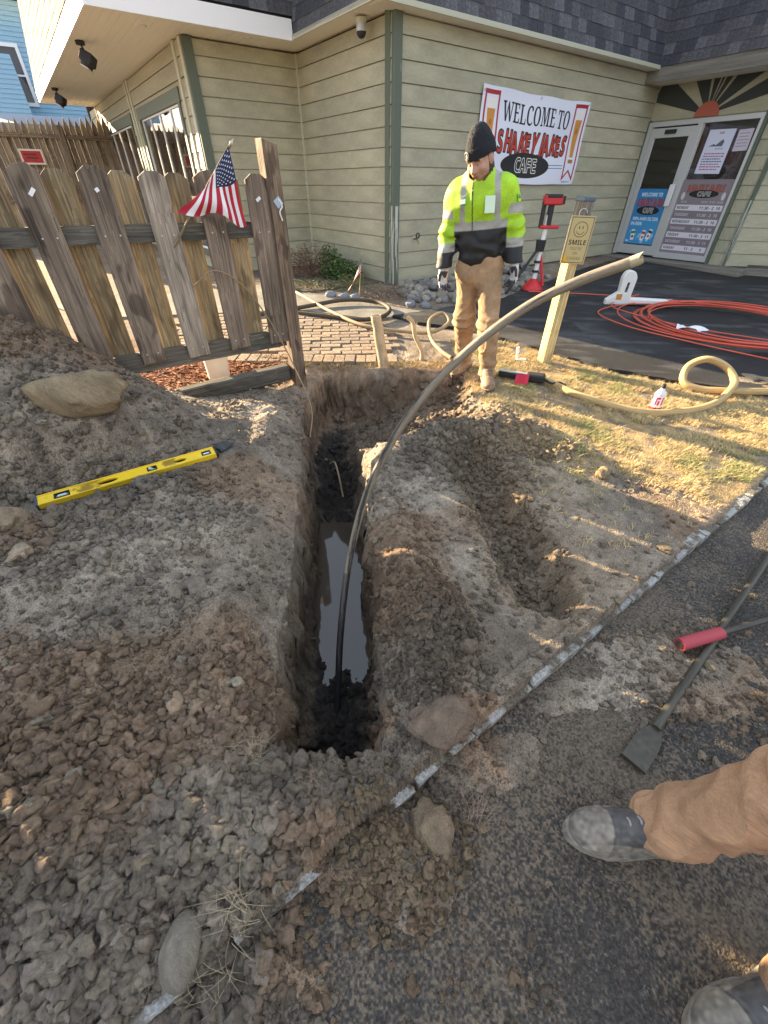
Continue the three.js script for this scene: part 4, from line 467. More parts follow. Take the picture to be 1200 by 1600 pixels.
const mudTex = tex(256, 256, (u, v) => { const a = pfbm(u, v, 6, 5, 81), b = pn(u, v, 90, 82), k = 178 + 90 * (a - 0.5) + 40 * (b - 0.5); return [k, k * 0.88, k * 0.7]; });
M.mudPipe = std({ map: mudTex, roughness: 0.85, bumpMap: soilBump, bumpScale: 0.003 });
{ const o = thing('pipe_stub', 'thick muddy pipe stub standing at the far rim of the pit', 'pipe', [0, groundY(0, 3.86) - 0.05, -3.86]); const g = new THREE.CylinderGeometry(0.045, 0.047, 0.5, 20, 10); { const p = g.attributes.position; for (let i = 0; i < p.count; i++) p.setX(i, p.getX(i) + 0.008 * vn(p.getY(i) * 14, 3)); g.computeVertexNormals(); } part('pipe_wall', g.translate(0, 0.24, 0), M.mudPipe, o, null, [-0.05, 0, 0.15]); part('pipe_mouth', cyl(0.034, 0.034, 0.01, 16, 0, 0.488), M.dark, o, null, [-0.05, 0, 0.15]); }
{ const o = solo('bent_root', tube([V(0.36, 0.1, 4.1), V(0.37, 0.22, 4.12), V(0.3, 0.36, 4.15), V(0.27, 0.48, 4.2), V(0.22, 0.52, 4.22)], 0.02, 30, 10), M.mudPipe, 'thin bent root standing right of the pipe stub', 'root'); }
// ---------------------------------------------------------------- hoses and cables
function hoseGeo(pts, r, n = 160) { return tube(pts.map((a) => V(...a)), r, n, 10); }
const gy = (x, s, d) => [x, baseY(x, s) + d, s];
M.hoseDark = std({ map: mudTex, color: lin(0.14, 0.14, 0.145), roughness: 0.7 }); M.hoseTan = std({ map: mudTex, color: lin(0.95, 0.86, 0.62), roughness: 0.75, bumpMap: soilBump, bumpScale: 0.002 }); M.hoseGrey = std({ map: mudTex, color: lin(0.6, 0.58, 0.55), roughness: 0.7 });
solo('black_hose', hoseGeo([gy(-1.6, 5.3, 0.03), gy(-1.0, 5.7, 0.05), gy(-0.5, 6.0, 0.07), gy(-0.1, 5.95, 0.07), gy(0.07, 5.65, 0.06), gy(-0.02, 5.35, 0.05), gy(-0.25, 5.2, 0.05), gy(-0.7, 5.35, 0.04), gy(-1.1, 5.5, 0.03)], 0.025), M.hoseDark, 'dark hose looping over the concrete walk', 'hose');
solo('grey_hose', hoseGeo([gy(-1.5, 6.9, 0.04), gy(-1.1, 6.2, 0.06), gy(-0.6, 5.4, 0.06), gy(-0.2, 4.95, 0.05), gy(0.2, 4.8, 0.05), gy(0.52, 4.76, 0.06), gy(0.72, 4.9, 0.13), gy(0.66, 5.05, 0.18), gy(0.52, 4.95, 0.14), gy(0.5, 4.6, 0.05), gy(0.58, 4.25, 0.03), gy(0.66, 4.1, 0.02)], 0.02, 220), M.hoseGrey, 'long grey hose with a small loop crossing the brick path', 'hose');
solo('tan_hose', hoseGeo([[1.28, 0.13, 3.72], [1.42, 0.14, 3.6], [1.6, 0.125, 3.33], [1.84, 0.115, 3.1], [2.06, 0.105, 3.01], [2.32, 0.1, 3.03], [2.6, 0.1, 3.13], [2.85, 0.13, 3.3], [2.97, 0.2, 3.43], [2.93, 0.28, 3.56], [2.8, 0.31, 3.64], [2.69, 0.24, 3.66], [2.64, 0.14, 3.56], [2.74, 0.11, 3.48], [2.92, 0.115, 3.42], [3.4, 0.11, 3.42], [4.2, 0.11, 3.5]], 0.03, 240), M.hoseTan, 'thick tan hose curling into a loop on the lawn edge', 'hose');
{ // orange conduit coil on the drive: many slightly different turns
  const o = thing('conduit_coil', 'coil of thin orange red conduit lying on the dark drive', 'conduit', [4.15, 0.16, -5.3]); const cr = rng(8); M.conduit = std({ color: lin(0.62, 0.1, 0.055), roughness: 0.45 });
  for (let k = 0; k < 9; k++) { const pts = [], ra = 0.86 + 0.3 * cr() + (k > 8 ? 0.3 : 0), rb = ra * (0.82 + 0.1 * cr()), ox = 0.16 * (cr() - 0.5) + (k > 8 ? 0.1 : 0), oz = 0.14 * (cr() - 0.5), ph = cr() * 6; for (let i = 0; i < 40; i++) { const a = i / 40 * Math.PI * 2, w = 1 + 0.03 * Math.sin(a * 2 + ph); pts.push(new THREE.Vector3(ox + ra * w * Math.cos(a), (i % 7 ? 0 : 0) + 0.012 + k * 0.007 + 0.03 * (1 + Math.sin(a + ph)) * 0.5 - 0.025 * Math.cos(a) * 0 - (ra * Math.cos(a) * KS * -1) * 0.04 * 0.6 * -1 + ra * Math.sin(a) * -0.03, oz + rb * w * Math.sin(a))); } part('turn', tube(pts, 0.0075, 110, 6, true), M.conduit, o); }
  const w = (x, s, d) => new THREE.Vector3(x - 4.15, baseY(x, s) + 0.05 + d - 0.16, -(s - 5.3));
  part('loose_end', tube([w(2.15, 6.85, 0), w(2.9, 6.65, 0.03), w(3.6, 6.35, 0.06), w(4.3, 5.9, 0.1), w(5.0, 5.35, 0.1), w(5.6, 4.7, 0.05)], 0.0075, 70, 6), M.conduit, o);
  part('loose_end', tube([w(3.75, 6.75, 0.02), w(3.35, 6.45, 0.02), w(3.05, 6.05, 0.02), w(3.15, 5.55, 0.04), w(3.55, 5.0, 0.05), w(4.2, 4.6, 0.05)], 0.0075, 70, 6), M.conduit, o);
  part('loose_end', tube([w(4.2, 6.2, 0.02), w(3.3, 6.15, 0.02), w(2.75, 5.75, 0.01), w(2.85, 5.2, 0.01), w(3.3, 4.6, 0.02), w(3.9, 4.05, 0.02), w(4.6, 3.75, 0.02)], 0.0075, 80, 6), M.conduit, o); }
{ const g = new THREE.PlaneGeometry(0.3, 0.1, 16, 6), p = g.attributes.position; for (let i = 0; i < p.count; i++) { const x = p.getX(i), y = p.getY(i); p.setZ(i, 0.035 * Math.abs(Math.sin(x * 14 + y * 20)) + 0.02 * vn(x * 30, y * 30)); } g.rotateX(-Math.PI / 2); g.computeVertexNormals(); const o = solo('white_rag', g, std({ color: lin(0.75, 0.76, 0.78), roughness: 0.8, side: THREE.DoubleSide }), 'crumpled white tape rag lying on the orange conduit coil', 'rag'); o.position.set(3.42, 0.225, -4.86); o.rotation.y = -0.5; }
// bent service pipe rising out of the trench
{ const pts = [[-0.235, -0.58, 0.86], [-0.222, -0.42, 1.0], [-0.205, -0.16, 1.17], [-0.162, 0.135, 1.343], [-0.084, 0.426, 1.445], [0.032, 0.671, 1.512], [0.174, 0.876, 1.547], [0.326, 1.042, 1.551], [0.499, 1.183, 1.535], [0.634, 1.262, 1.496], [0.746, 1.316, 1.449]].map((a) => V(...a));
  const g = tube(pts, 0.0158, 520, 28), pu = g.attributes.uv; colored(g, (x, y, z, ny, i) => { const lu = pu.getX(i), av = pu.getY(i) * 6.2832, n = fbm(lu * 7 + 2 * Math.cos(av), 1.3 * Math.sin(av) + 4 + lu * 3, 4), f = vn(lu * 400, Math.cos(av) * 8); const w = fbm(lu * 60 + 3 * Math.cos(av), 3 * Math.sin(av) + 9, 4), m = clamp(sst(0.36, 0.62, n * 0.6 + w * 0.5 + (lu - 0.5) * 0.34) + 0.16 * (f - 0.5)); return mix3([0.02, 0.02, 0.022], [0.25, 0.205, 0.15], y < 0.1 ? m * 0.35 : m * 0.95); });
  const o = thing('service_pipe', 'bent black pipe caked with mud rising from the trench', 'pipe'); o.position.set(0, 0, 0); part('pipe_wall', g, std({ vertexColors: true, roughness: 0.5, bumpMap: soilBump, bumpScale: 0.002 }), o);
  const e = pts[10], d = e.clone().sub(pts[9]).normalize(); const cr = rng(3); const tear = new THREE.CylinderGeometry(0.0165, 0.0158, 0.03, 20, 3, true), p = tear.attributes.position; for (let i = 0; i < p.count; i++) if (p.getY(i) > 0.01) { p.setY(i, p.getY(i) + 0.022 * vn(Math.atan2(p.getX(i), p.getZ(i)) * 3 + 7, 2) - 0.008); } tear.computeVertexNormals(); const q = new THREE.Quaternion().setFromUnitVectors(new THREE.Vector3(0, 1, 0), d); tear.applyQuaternion(q).translate(...e.clone().addScaledVector(d, 0.012).toArray()); part('torn_end', tear, std({ color: lin(0.4, 0.34, 0.24), roughness: 0.8, side: THREE.DoubleSide }), o); part('bore', new THREE.CircleGeometry(0.0142, 18).applyQuaternion(new THREE.Quaternion().setFromUnitVectors(new THREE.Vector3(0, 0, 1), d)).translate(...e.clone().addScaledVector(d, 0.003).toArray()), M.dark, o); }
solo('vine_stem', tube([V(-1.25, 0.98, 3.05), V(-1.12, 1.06, 3.1), V(-1.0, 0.98, 3.2), V(-0.86, 0.72, 3.3), V(-0.7, 0.3, 3.32), V(-0.58, 0.1, 3.1), V(-0.56, 0.0, 2.8)], 0.005, 70, 6), M.hoseGrey, 'thin dry vine trailing from the fence into the trench', 'vine');
solo('buried_wire', tube([V(-0.42, -0.2, 2.75), V(-0.36, -0.12, 2.62), V(-0.3, -0.3, 2.45)], 0.007, 24, 6), M.hoseGrey, 'short grey wire end sticking out of the dark mud', 'wire');
// ---------------------------------------------------------------- yellow level
{ const a = V(-1.736, 0, 1.655), b = V(-0.999, 0, 2.129); const ya = groundY(-1.70, 1.67), yb = groundY(-1.02, 2.11); let top = -9; for (let k = 0; k <= 20; k++) { const t = k / 20, x = lerp(a.x, b.x, t), s = lerp(-a.z, -b.z, t); for (const w of [-0.03, 0, 0.03]) top = Math.max(top, groundY(x + w * 0.54, s - w * 0.84) - lerp(ya, yb, t)); }
  a.y = ya + top + 0.004; b.y = yb + top + 0.004; const L = a.distanceTo(b); const o = thing('spirit_level', 'yellow spirit level lying on the spoil heap left of the trench', 'level'); o.position.copy(a); const d = b.clone().sub(a).normalize(); o.rotation.set(0, Math.atan2(-d.z, d.x), 0); o.rotation.order = 'YZX'; o.rotation.z = Math.asin(d.y); o.rotation.x = 0.22;
  const yl = new THREE.MeshPhysicalMaterial({ color: lin(0.85, 0.58, 0.02), roughness: 0.38, clearcoat: 0.3, map: tex(256, 64, (u, v) => { const a = pfbm(u, v, 8, 5, 17), m = sst(0.62, 0.7, a); return [255 - 95 * m, 252 - 100 * m, 250 - 90 * m]; }) });
  // lies on its side: broad web up with two hand holes and three windows, flanges at both edges
  const s = new THREE.Shape(); s.moveTo(0, -0.03); s.lineTo(L, -0.03); s.lineTo(L, 0.03); s.lineTo(0, 0.03); s.closePath(); const slot = (x, w, h) => { const p = new THREE.Path(); p.absellipse(x, 0, w, h, 0, Math.PI * 2); s.holes.push(p); }; slot(L * 0.36, 0.05, 0.015); slot(L * 0.78, 0.035, 0.014);
  const rect = (x, w, h) => { const p = new THREE.Path(); p.moveTo(x - w, -h); p.lineTo(x + w, -h); p.lineTo(x + w, h); p.lineTo(x - w, h); p.closePath(); s.holes.push(p); }; rect(L * 0.12, 0.036, 0.02); rect(L * 0.61, 0.026, 0.018); rect(L * 0.945, 0.026, 0.018);
  part('web', new THREE.ExtrudeGeometry(s, { depth: 0.01, bevelEnabled: false }).rotateX(-Math.PI / 2), yl, o, [0, 0.014, 0]);
  part('flange', rbox(L, 0.034, 0.006, 0.002, L / 2, 0.012, 0.032), yl, o); part('flange', rbox(L, 0.034, 0.006, 0.002, L / 2, 0.012, -0.032), yl, o);
  part('underside', box(L - 0.01, 0.003, 0.058, L / 2, -0.002, 0), M.dark, o);
  for (const [x, w, h] of [[0.12, 0.034, 0.018], [0.61, 0.024, 0.016], [0.945, 0.024, 0.016]]) { const f = part('vial_frame', merge([box(w * 2, 0.012, 0.004, 0, 0, h - 0.002), box(w * 2, 0.012, 0.004, 0, 0, -h + 0.002), box(0.005, 0.012, h * 2 - 0.008, -w + 0.003, 0, 0), box(0.005, 0.012, h * 2 - 0.008, w - 0.003, 0, 0)]), M.black, o, [L * x, 0.02, 0]); part('vial', new THREE.CapsuleGeometry(0.0075, 0.03, 4, 10).rotateZ(x > 0.5 && x < 0.7 ? 0.8 : Math.PI / 2), std({ color: lin(0.5, 0.62, 0.62), roughness: 0.15 }), f, [0, -0.002, 0]); part('window_plate', box(w * 2 - 0.01, 0.002, h * 2 - 0.01), std({ color: lin(0.55, 0.6, 0.64), roughness: 0.25 }), f, [0, -0.01, 0]); }
  part('end_cap', rbox(0.012, 0.036, 0.068, 0.003, -0.006, 0.012, 0), std({ color: lin(0.05, 0.07, 0.11), roughness: 0.6 }), o); part('end_cap', rbox(0.012, 0.036, 0.068, 0.003, L + 0.006, 0.012, 0), M.black, o); }
// ---------------------------------------------------------------- tools on the asphalt
const steel = std({ map: mudTex, color: lin(0.17, 0.2, 0.25), roughness: 0.55, metalness: 0.3 });
{ const o = thing('digging_bar', 'long steel digging bar with flat chisel blade lying on the asphalt', 'digging bar', [0.83, 0, -0.56]); const d = new THREE.Vector3(0.74, 0, -0.62).normalize();
  part('shaft', rod(new THREE.Vector3(0.11, 0.025, -0.095), d.clone().multiplyScalar(1.75).setY(0.03), 0.0155, 0.0145, 14), steel, o);
  const s = new THREE.Shape(); s.moveTo(-0.038, -0.03); s.lineTo(0.038, -0.03); s.lineTo(0.036, 0.075); s.quadraticCurveTo(0.03, 0.11, 0.016, 0.14); s.lineTo(-0.016, 0.14); s.quadraticCurveTo(-0.03, 0.11, -0.036, 0.075); s.closePath(); part('blade', new THREE.ExtrudeGeometry(s, { depth: 0.009, bevelEnabled: true, bevelSize: 0.002, bevelThickness: 0.003, bevelSegments: 2 }).translate(0, 0.01, 0), steel, o, [0, 0.012, 0], [-Math.PI / 2, 0, -Math.atan2(0.74, 0.62)]); }
{ const o = thing('red_handled_bar', 'dark bar with a red rubber grip lying across the digging bar', 'bar', [1.19, 0.05, -0.97]); part('grip', new THREE.CylinderGeometry(0.024, 0.026, 0.2, 20).rotateZ(-Math.PI / 2).translate(0.1, 0, 0), std({ color: lin(0.42, 0.055, 0.07), roughness: 0.6, bumpMap: woodBump, bumpScale: 0.001 }), o, [0, 0.0, 0], [0, 0.25, 0.05]); part('grip_bore', new THREE.CylinderGeometry(0.017, 0.017, 0.004, 16).rotateZ(Math.PI / 2).translate(-0.001, 0, 0), steel, o, [0, 0, 0], [0, 0.25, 0.05]); part('bar', rod(new THREE.Vector3(0.18, 0.01, -0.046), new THREE.Vector3(0.9, -0.02, -0.26), 0.014, 0.014, 12), std({ map: mudTex, color: lin(0.1, 0.11, 0.14), roughness: 0.5 }), o); }
// ---------------------------------------------------------------- signpost on the lawn
{ const py = groundY(1.57, 4.1); const o = thing('wooden_post', 'pale square wooden post leaning a little on the lawn edge', 'post', [1.57, py, -4.1], 0.35); const g = grainUV(rbox(0.095, 1.33, 0.095, 0.005, 0, 0.6, 0), 91); part('post_shaft', g, M.postNew, o, null, [0.02, 0, -0.01]); part('post_cap', grainUV(rbox(0.1, 0.3, 0.1, 0.006, 0, 1.125, 0), 95), wood(wGrey, 0.9, [0.7, 0.68, 0.64]), o, null, [0.02, 0, -0.01]); part('metal_cap', rbox(0.11, 0.03, 0.11, 0.006, 0, 1.285, 0), std({ color: lin(0.1, 0.14, 0.18), roughness: 0.4, metalness: 0.5 }), o, null, [0.02, 0, -0.01]); }
const smileTx = ctex(220, 400, (c, w, h) => { c.fillStyle = '#b9a878'; c.fillRect(0, 0, w, h); c.strokeStyle = '#2c2a22'; c.lineWidth = 5; c.strokeRect(10, 10, w - 20, h - 20); c.strokeStyle = '#6a5c3a'; c.lineWidth = 7; c.beginPath(); c.arc(110, 108, 62, 0, 7); c.stroke(); c.beginPath(); c.arc(110, 112, 36, 0.3, 2.8); c.stroke(); c.fillStyle = '#4a4230'; c.fillRect(90, 80, 9, 24); c.fillRect(122, 80, 9, 24); c.fillStyle = '#26241c'; fit(c, 'SMILE', 26, 236, 168, 42); c.fillStyle = '#86784f'; fit(c, "YOU'RE", 52, 282, 116, 28); fit(c, 'ON', 88, 322, 48, 26); fit(c, 'CAMERA', 46, 366, 130, 28); c.fillStyle = '#d8a41c'; c.fillRect(12, 330, 34, 58); });
{ const o = thing('smile_sign', 'small yellow SMILE sign with a smiley face on the wooden post', 'sign', [1.5, 0.965, -4.02], -0.12); part('sign_plate', rbox(0.19, 0.33, 0.004, 0.002), std({ color: lin(0.5, 0.42, 0.26), roughness: 0.5 }), o, [0.08, 0.18, 0], [0, 0, -0.03]); part('sign_print', new THREE.PlaneGeometry(0.184, 0.324), std({ map: smileTx, roughness: 0.5 }), o, [0.08, 0.18, 0.004], [0, 0, -0.03]); part('wire_hook', new THREE.TorusGeometry(0.03, 0.003, 6, 14, 4).translate(0.07, 0.36, 0.004), M.alu, o); }
// ---------------------------------------------------------------- work light on its tripod by the wall
{ const y = 0.2, o = thing('tripod_work_light', 'red and black folded tower work light standing against the wall', 'work light', [2.24, y, -7.0]); const red = std({ color: lin(0.55, 0.02, 0.025), roughness: 0.4 }); M.red = red;
  part('foot_base', new THREE.LatheGeometry([[0.001, 0], [0.15, 0], [0.16, 0.05], [0.13, 0.1], [0.06, 0.17], [0.03, 0.19], [0.001, 0.19]].map(([a, b]) => new THREE.Vector2(a, b)), 6), red, o, [0, 0.02, 0]); part('foot_ring', cyl(0.17, 0.17, 0.06, 18, 0, 0.03), M.black, o); part('mast', cyl(0.032, 0.035, 0.85, 14, 0, 0.55), M.whiteMetal, o, null, [0, 0, -0.03]);
  for (const k of [0, 1, 2]) part('leg', merge([rod(new THREE.Vector3(0, 0.62, 0), [new THREE.Vector3(-0.42, 0.02, 0.12), new THREE.Vector3(0.13, 0.12, 0.05), new THREE.Vector3(0.05, 0.1, -0.12)][k], 0.018, 0.022)]), k === 1 ? red : M.black, o); part('leg_collar', cyl(0.07, 0.06, 0.14, 14, 0, 0.62), M.black, o); for (const yy of [0.3, 0.42]) part('clamp', cyl(0.046, 0.046, 0.03, 14, 0, yy), M.black, o);
  part('handle', merge([rbox(0.05, 0.3, 0.06, 0.012, -0.055, 0.98, 0), rbox(0.07, 0.28, 0.07, 0.012, 0.045, 0.97, 0)]), M.black, o); part('handle_guard', rbox(0.26, 0.04, 0.12, 0.012, 0.06, 0.84, 0), red, o); const h = part('light_head', rbox(0.25, 0.11, 0.14, 0.02, 0.05, 1.14, 0), red, o); part('head_grille', rbox(0.2, 0.04, 0.15, 0.008, 0.05, 1.185, 0.002), M.black, h); part('side_bumper', rbox(0.035, 0.09, 0.15, 0.008, 0.18, 1.14, 0), M.black, h); }
// white cable locator left on the drive
{ const o = thing('cable_locator', 'white plastic cable locator wand with grip lying on the drive', 'locator', [3.22, baseY(3.22, 6.3) + 0.036, -6.3], -0.12); const wp = std({ color: lin(0.72, 0.73, 0.7), roughness: 0.4 });
  part('wand', new RoundedBoxGeometry(0.66, 0.09, 0.1, 3, 0.035).translate(0.42, 0.05, 0), wp, o, [0, 0, 0], [0, 0, -0.03]); const s = new THREE.Shape(); s.moveTo(-0.14, 0); s.lineTo(0.16, 0); s.lineTo(0.14, 0.1); s.lineTo(0.15, 0.3); s.quadraticCurveTo(0.13, 0.39, 0.06, 0.39); s.quadraticCurveTo(0.0, 0.39, -0.01, 0.3); s.lineTo(0.0, 0.14); s.lineTo(-0.14, 0.04); const hh = new THREE.Path(); hh.moveTo(0.04, 0.13); hh.lineTo(0.1, 0.13); hh.lineTo(0.1, 0.27); hh.lineTo(0.05, 0.27); s.holes.push(hh); part('grip_housing', new THREE.ExtrudeGeometry(s, { depth: 0.08, bevelEnabled: true, bevelSize: 0.012, bevelThickness: 0.012, bevelSegments: 3 }).translate(0, 0.012, -0.04), wp, o); part('display', box(0.07, 0.07, 0.11), std({ color: lin(0.55, 0.22, 0.03), roughness: 0.5 }), o, [0.0, 0.1, 0.0]); part('trigger', rbox(0.03, 0.09, 0.08, 0.01), M.black, o, [0.06, 0.22, 0]); }
// spray bottle, red flag tool, marker pin
{ const o = thing('marker_bottle', 'white bottle with pink label and red base on the lawn', 'bottle', [2.17, groundY(2.17, 3.11) + 0.0, -3.11]); part('body', new THREE.LatheGeometry([[0.001, 0], [0.036, 0], [0.038, 0.006], [0.038, 0.13], [0.032, 0.15], [0.018, 0.165], [0.016, 0.18], [0.001, 0.18]].map(([a, b]) => new THREE.Vector2(a, b)), 22), std({ color: lin(0.74, 0.72, 0.74), roughness: 0.35 }), o); part('base_ring', new THREE.CylinderGeometry(0.039, 0.039, 0.03, 22).translate(0, 0.017, 0), std({ color: lin(0.35, 0.03, 0.03), roughness: 0.4 }), o); part('wrap_label', new THREE.CylinderGeometry(0.0388, 0.0388, 0.09, 22, 1, true).translate(0, 0.08, 0), std({ map: ctex(256, 96, (c) => { c.fillStyle = '#e4dde2'; c.fillRect(0, 0, 256, 96); c.fillStyle = '#a8285c'; for (let k = 0; k < 5; k++) { c.fillRect(k * 52 + 6, 12, 14, 66); c.fillRect(k * 52 + 6, 12, 34, 14); c.fillRect(k * 52 + 26, 40, 14, 38); } }), roughness: 0.4 }), o); part('spray_cap', cyl(0.014, 0.016, 0.03, 16, 0, 0.195), M.black, o); }
{ const gyv = groundY(1.2, 3.62); const o = thing('cable_puller', 'black hand tool with red tab lying by the boots of the worker', 'hand tool', [1.15, gyv + 0.01, -3.66], -0.35); part('tool_body', merge([rbox(0.34, 0.05, 0.05, 0.015, 0.05, 0.03, 0), rbox(0.16, 0.07, 0.1, 0.02, 0.2, 0.035, 0.01)]), M.black, o); part('steel_bar', rbox(0.3, 0.014, 0.03, 0.004, 0.02, 0.06, 0.01), M.alu, o, [0, 0, 0], [0, 0.1, -0.08]); part('red_tab', (() => { const g = new THREE.PlaneGeometry(0.11, 0.09, 6, 6), p = g.attributes.position; for (let i = 0; i < p.count; i++) p.setZ(i, 0.015 * Math.sin(p.getX(i) * 30)); g.rotateX(-0.7); g.computeVertexNormals(); return g; })(), std({ color: lin(0.6, 0.02, 0.05), roughness: 0.6, side: THREE.DoubleSide }), o, [0.09, 0.035, 0.1]); part('chain', tube([V(0.28, 0.03, -0.02), V(0.34, 0.02, -0.06), V(0.4, 0.02, -0.02), V(0.46, 0.015, -0.05)], 0.009, 30, 7), M.black, o); }
{ const yv = groundY(1.32, 4.15); const o = thing('marker_pin', 'small white plastic marker pin beside the wooden post', 'pin', [1.32, yv, -4.15]); part('pin_shaft', rod(new THREE.Vector3(0.0, -0.03, 0), new THREE.Vector3(-0.012, 0.12, 0), 0.009, 0.014, 8), M.white, o); part('pin_foot', rbox(0.1, 0.015, 0.05, 0.005, 0.03, 0.008, 0.02), M.white, o); }
// ---------------------------------------------------------------- big stones, each its own thing
{ const st = tex(256, 256, (u, v) => { const a = pfbm(u, v, 5, 6, 51), b = pn(u, v, 128, 52); const k = 205 + 100 * (a - 0.5) + 44 * (b - 0.5); return [k, k * 0.98, k * 0.94]; });
  const stoneBump = tex(256, 256, (u, v) => 255 * pfbm(u, v, 12, 5, 55), false, [2, 2]);
  const list = [[-1.62, 2.09, 0.2, 0.12, 0.15, 0.5, [0.36, 0.28, 0.18], 'large tan boulder slab bedded in the upper left spoil heap', 3], [0.2, 0.63, 0.115, 0.05, 0.085, 0.35, [0.24, 0.18, 0.14], 'flat brown stone resting on the kerb right of the trench mouth', 5], [0.13, 0.36, 0.062, 0.035, 0.075, 0.2, [0.3, 0.23, 0.16], 'flat brown stone lying on the asphalt below the trench mouth', 7], [-0.475, 0.12, 0.045, 0.045, 0.07, 0.15, [0.3, 0.27, 0.23], 'smooth oval grey cobble among clods beside the kerb', 11], [1.28, 0.89, 0.022, 0.02, 0.04, 0.4, [0.42, 0.35, 0.25], 'small pale tan stone beside the digging bar', 13], [1.36, 2.15, 0.05, 0.05, 0.045, 0.3, [0.38, 0.29, 0.18], 'lone tan stone sitting on the lawn edge', 17], [-1.72, 1.46, 0.085, 0.06, 0.07, 0.2, [0.36, 0.28, 0.19], 'tan rock at the left edge below the yellow level', 19], [-0.62, 0.27, 0.028, 0.022, 0.022, 0.7, [0.42, 0.34, 0.24], 'pale yellowish pebble in the lower left rubble', 23], [-0.36, 0.5, 0.035, 0.03, 0.03, 0.2, [0.28, 0.23, 0.18], 'rounded brown stone on the bank left of the kerb spill', 29], [-1.28, 1.82, 0.07, 0.035, 0.045, 0.1, [0.26, 0.22, 0.18], 'flat grey brown stone just below the yellow level', 31], [-0.98, 2.2, 0.06, 0.03, 0.05, 0.4, [0.1, 0.11, 0.12], 'dark grey stone at the right end of the yellow level', 37], [0.31, 0.9, 0.04, 0.035, 0.035, 0.3, [0.26, 0.21, 0.17], 'angular brown stone on the crest of the right bank', 41], [1.42, 1.52, 0.035, 0.02, 0.04, 0.3, [0.34, 0.28, 0.2], 'tan stone on the dark asphalt outside the kerb', 43]];
  for (const [x, s, a, b, c, turn, col, label, seed] of list) { const o = solo(seed === 11 ? 'cobble' : 'field_stone', stoneGeo(seed * 7, seed === 11 ? 0.1 : 0.42, 5, seed === 11 ? 0 : 9, seed === 11 ? 0.5 : 1.0), std({ map: st, color: lin(...col).multiplyScalar(1.15), bumpMap: seed === 11 ? soilBump : stoneBump, bumpScale: seed === 11 ? 0.003 : 0.007, roughness: 0.92 }), label, 'stone'); o.scale.set(a, b, c); const gy0 = Math.max(groundY(x, s), qOf(x, s) < -0.02 ? 0 : -9); o.position.set(x, gy0 + b * (seed === 3 ? 0.45 : 0.35), -s); o.rotation.set(seed === 3 ? 0.45 : 0.1, turn, seed === 3 ? -0.2 : 0.1); }
  // river stones along the wall
  const rr = rng(99), rg = [1, 2, 3, 4].map((k) => stoneGeo(k * 31, 0.16, 2, 1)), rm = [[0.3, 0.3, 0.3], [0.42, 0.4, 0.37], [0.22, 0.22, 0.23], [0.5, 0.47, 0.42], [0.36, 0.31, 0.25]].map((c) => std({ map: st, color: lin(...c), roughness: 0.8 }));
  const BED = [[0.35, 6.25], [0.95, 6.2], [1.7, 6.65], [2.25, 7.35], [2.9, 8.1], [2.75, 9.15], [1.3, 8.1], [0.25, 7.28], [0.12, 6.75]]; let n = 0, tries = 0; while (n < 300 && tries++ < 4000) { const x = 0.1 + 2.8 * rr(), s = 6.2 + 2.9 * rr(); if (polyd(BED, x, s) < 0.01) continue; const z = 0.032 + 0.04 * rr(), o = solo('river_stone', rg[n % 4], rm[Math.floor(rr() * 5)], 'grey river stone in the gravel bed along the street wall', 'stone', 'river stones along the wall'); o.scale.set(z * (1 + 0.3 * rr()), z * 0.7, z); o.position.set(x, baseY(x, s) + z * (0.3 + 0.5 * rr()), -s); o.rotation.set(rr(), rr() * 6, rr() * 0.6); n++; } console.log('river', n); }
// ---------------------------------------------------------------- plants: bushes by the wall, straw grass, dead roots
const bladeGeo = (n, seed, h, spread, w) => { const r = rng(seed), P = [], N = []; for (let k = 0; k < n; k++) { const a = r() * 6.28, d = spread * Math.sqrt(r()) * 0.6, x = Math.cos(a) * d, z = Math.sin(a) * d, b = r() * 6.28, le = h * (0.5 + 0.6 * r()), out = le * (0.3 + 0.7 * r()); const dx = Math.cos(b), dz = Math.sin(b); let prev = null; for (let q = 0; q <= 3; q++) { const t = q / 3, cx = x + dx * out * t * t, cy = le * (t - 0.32 * t * t), cz = z + dz * out * t * t, ww = w * (1 - 0.85 * t); const A = [cx - dz * ww, cy, cz + dx * ww], B = [cx + dz * ww, cy, cz - dx * ww]; if (prev) for (const v of [prev[0], prev[1], B, prev[0], B, A]) { P.push(...v);  } prev = [A, B]; } } const g = new THREE.BufferGeometry(); g.setAttribute('position', new THREE.Float32BufferAttribute(P, 3)); g.computeVertexNormals(); return g; };
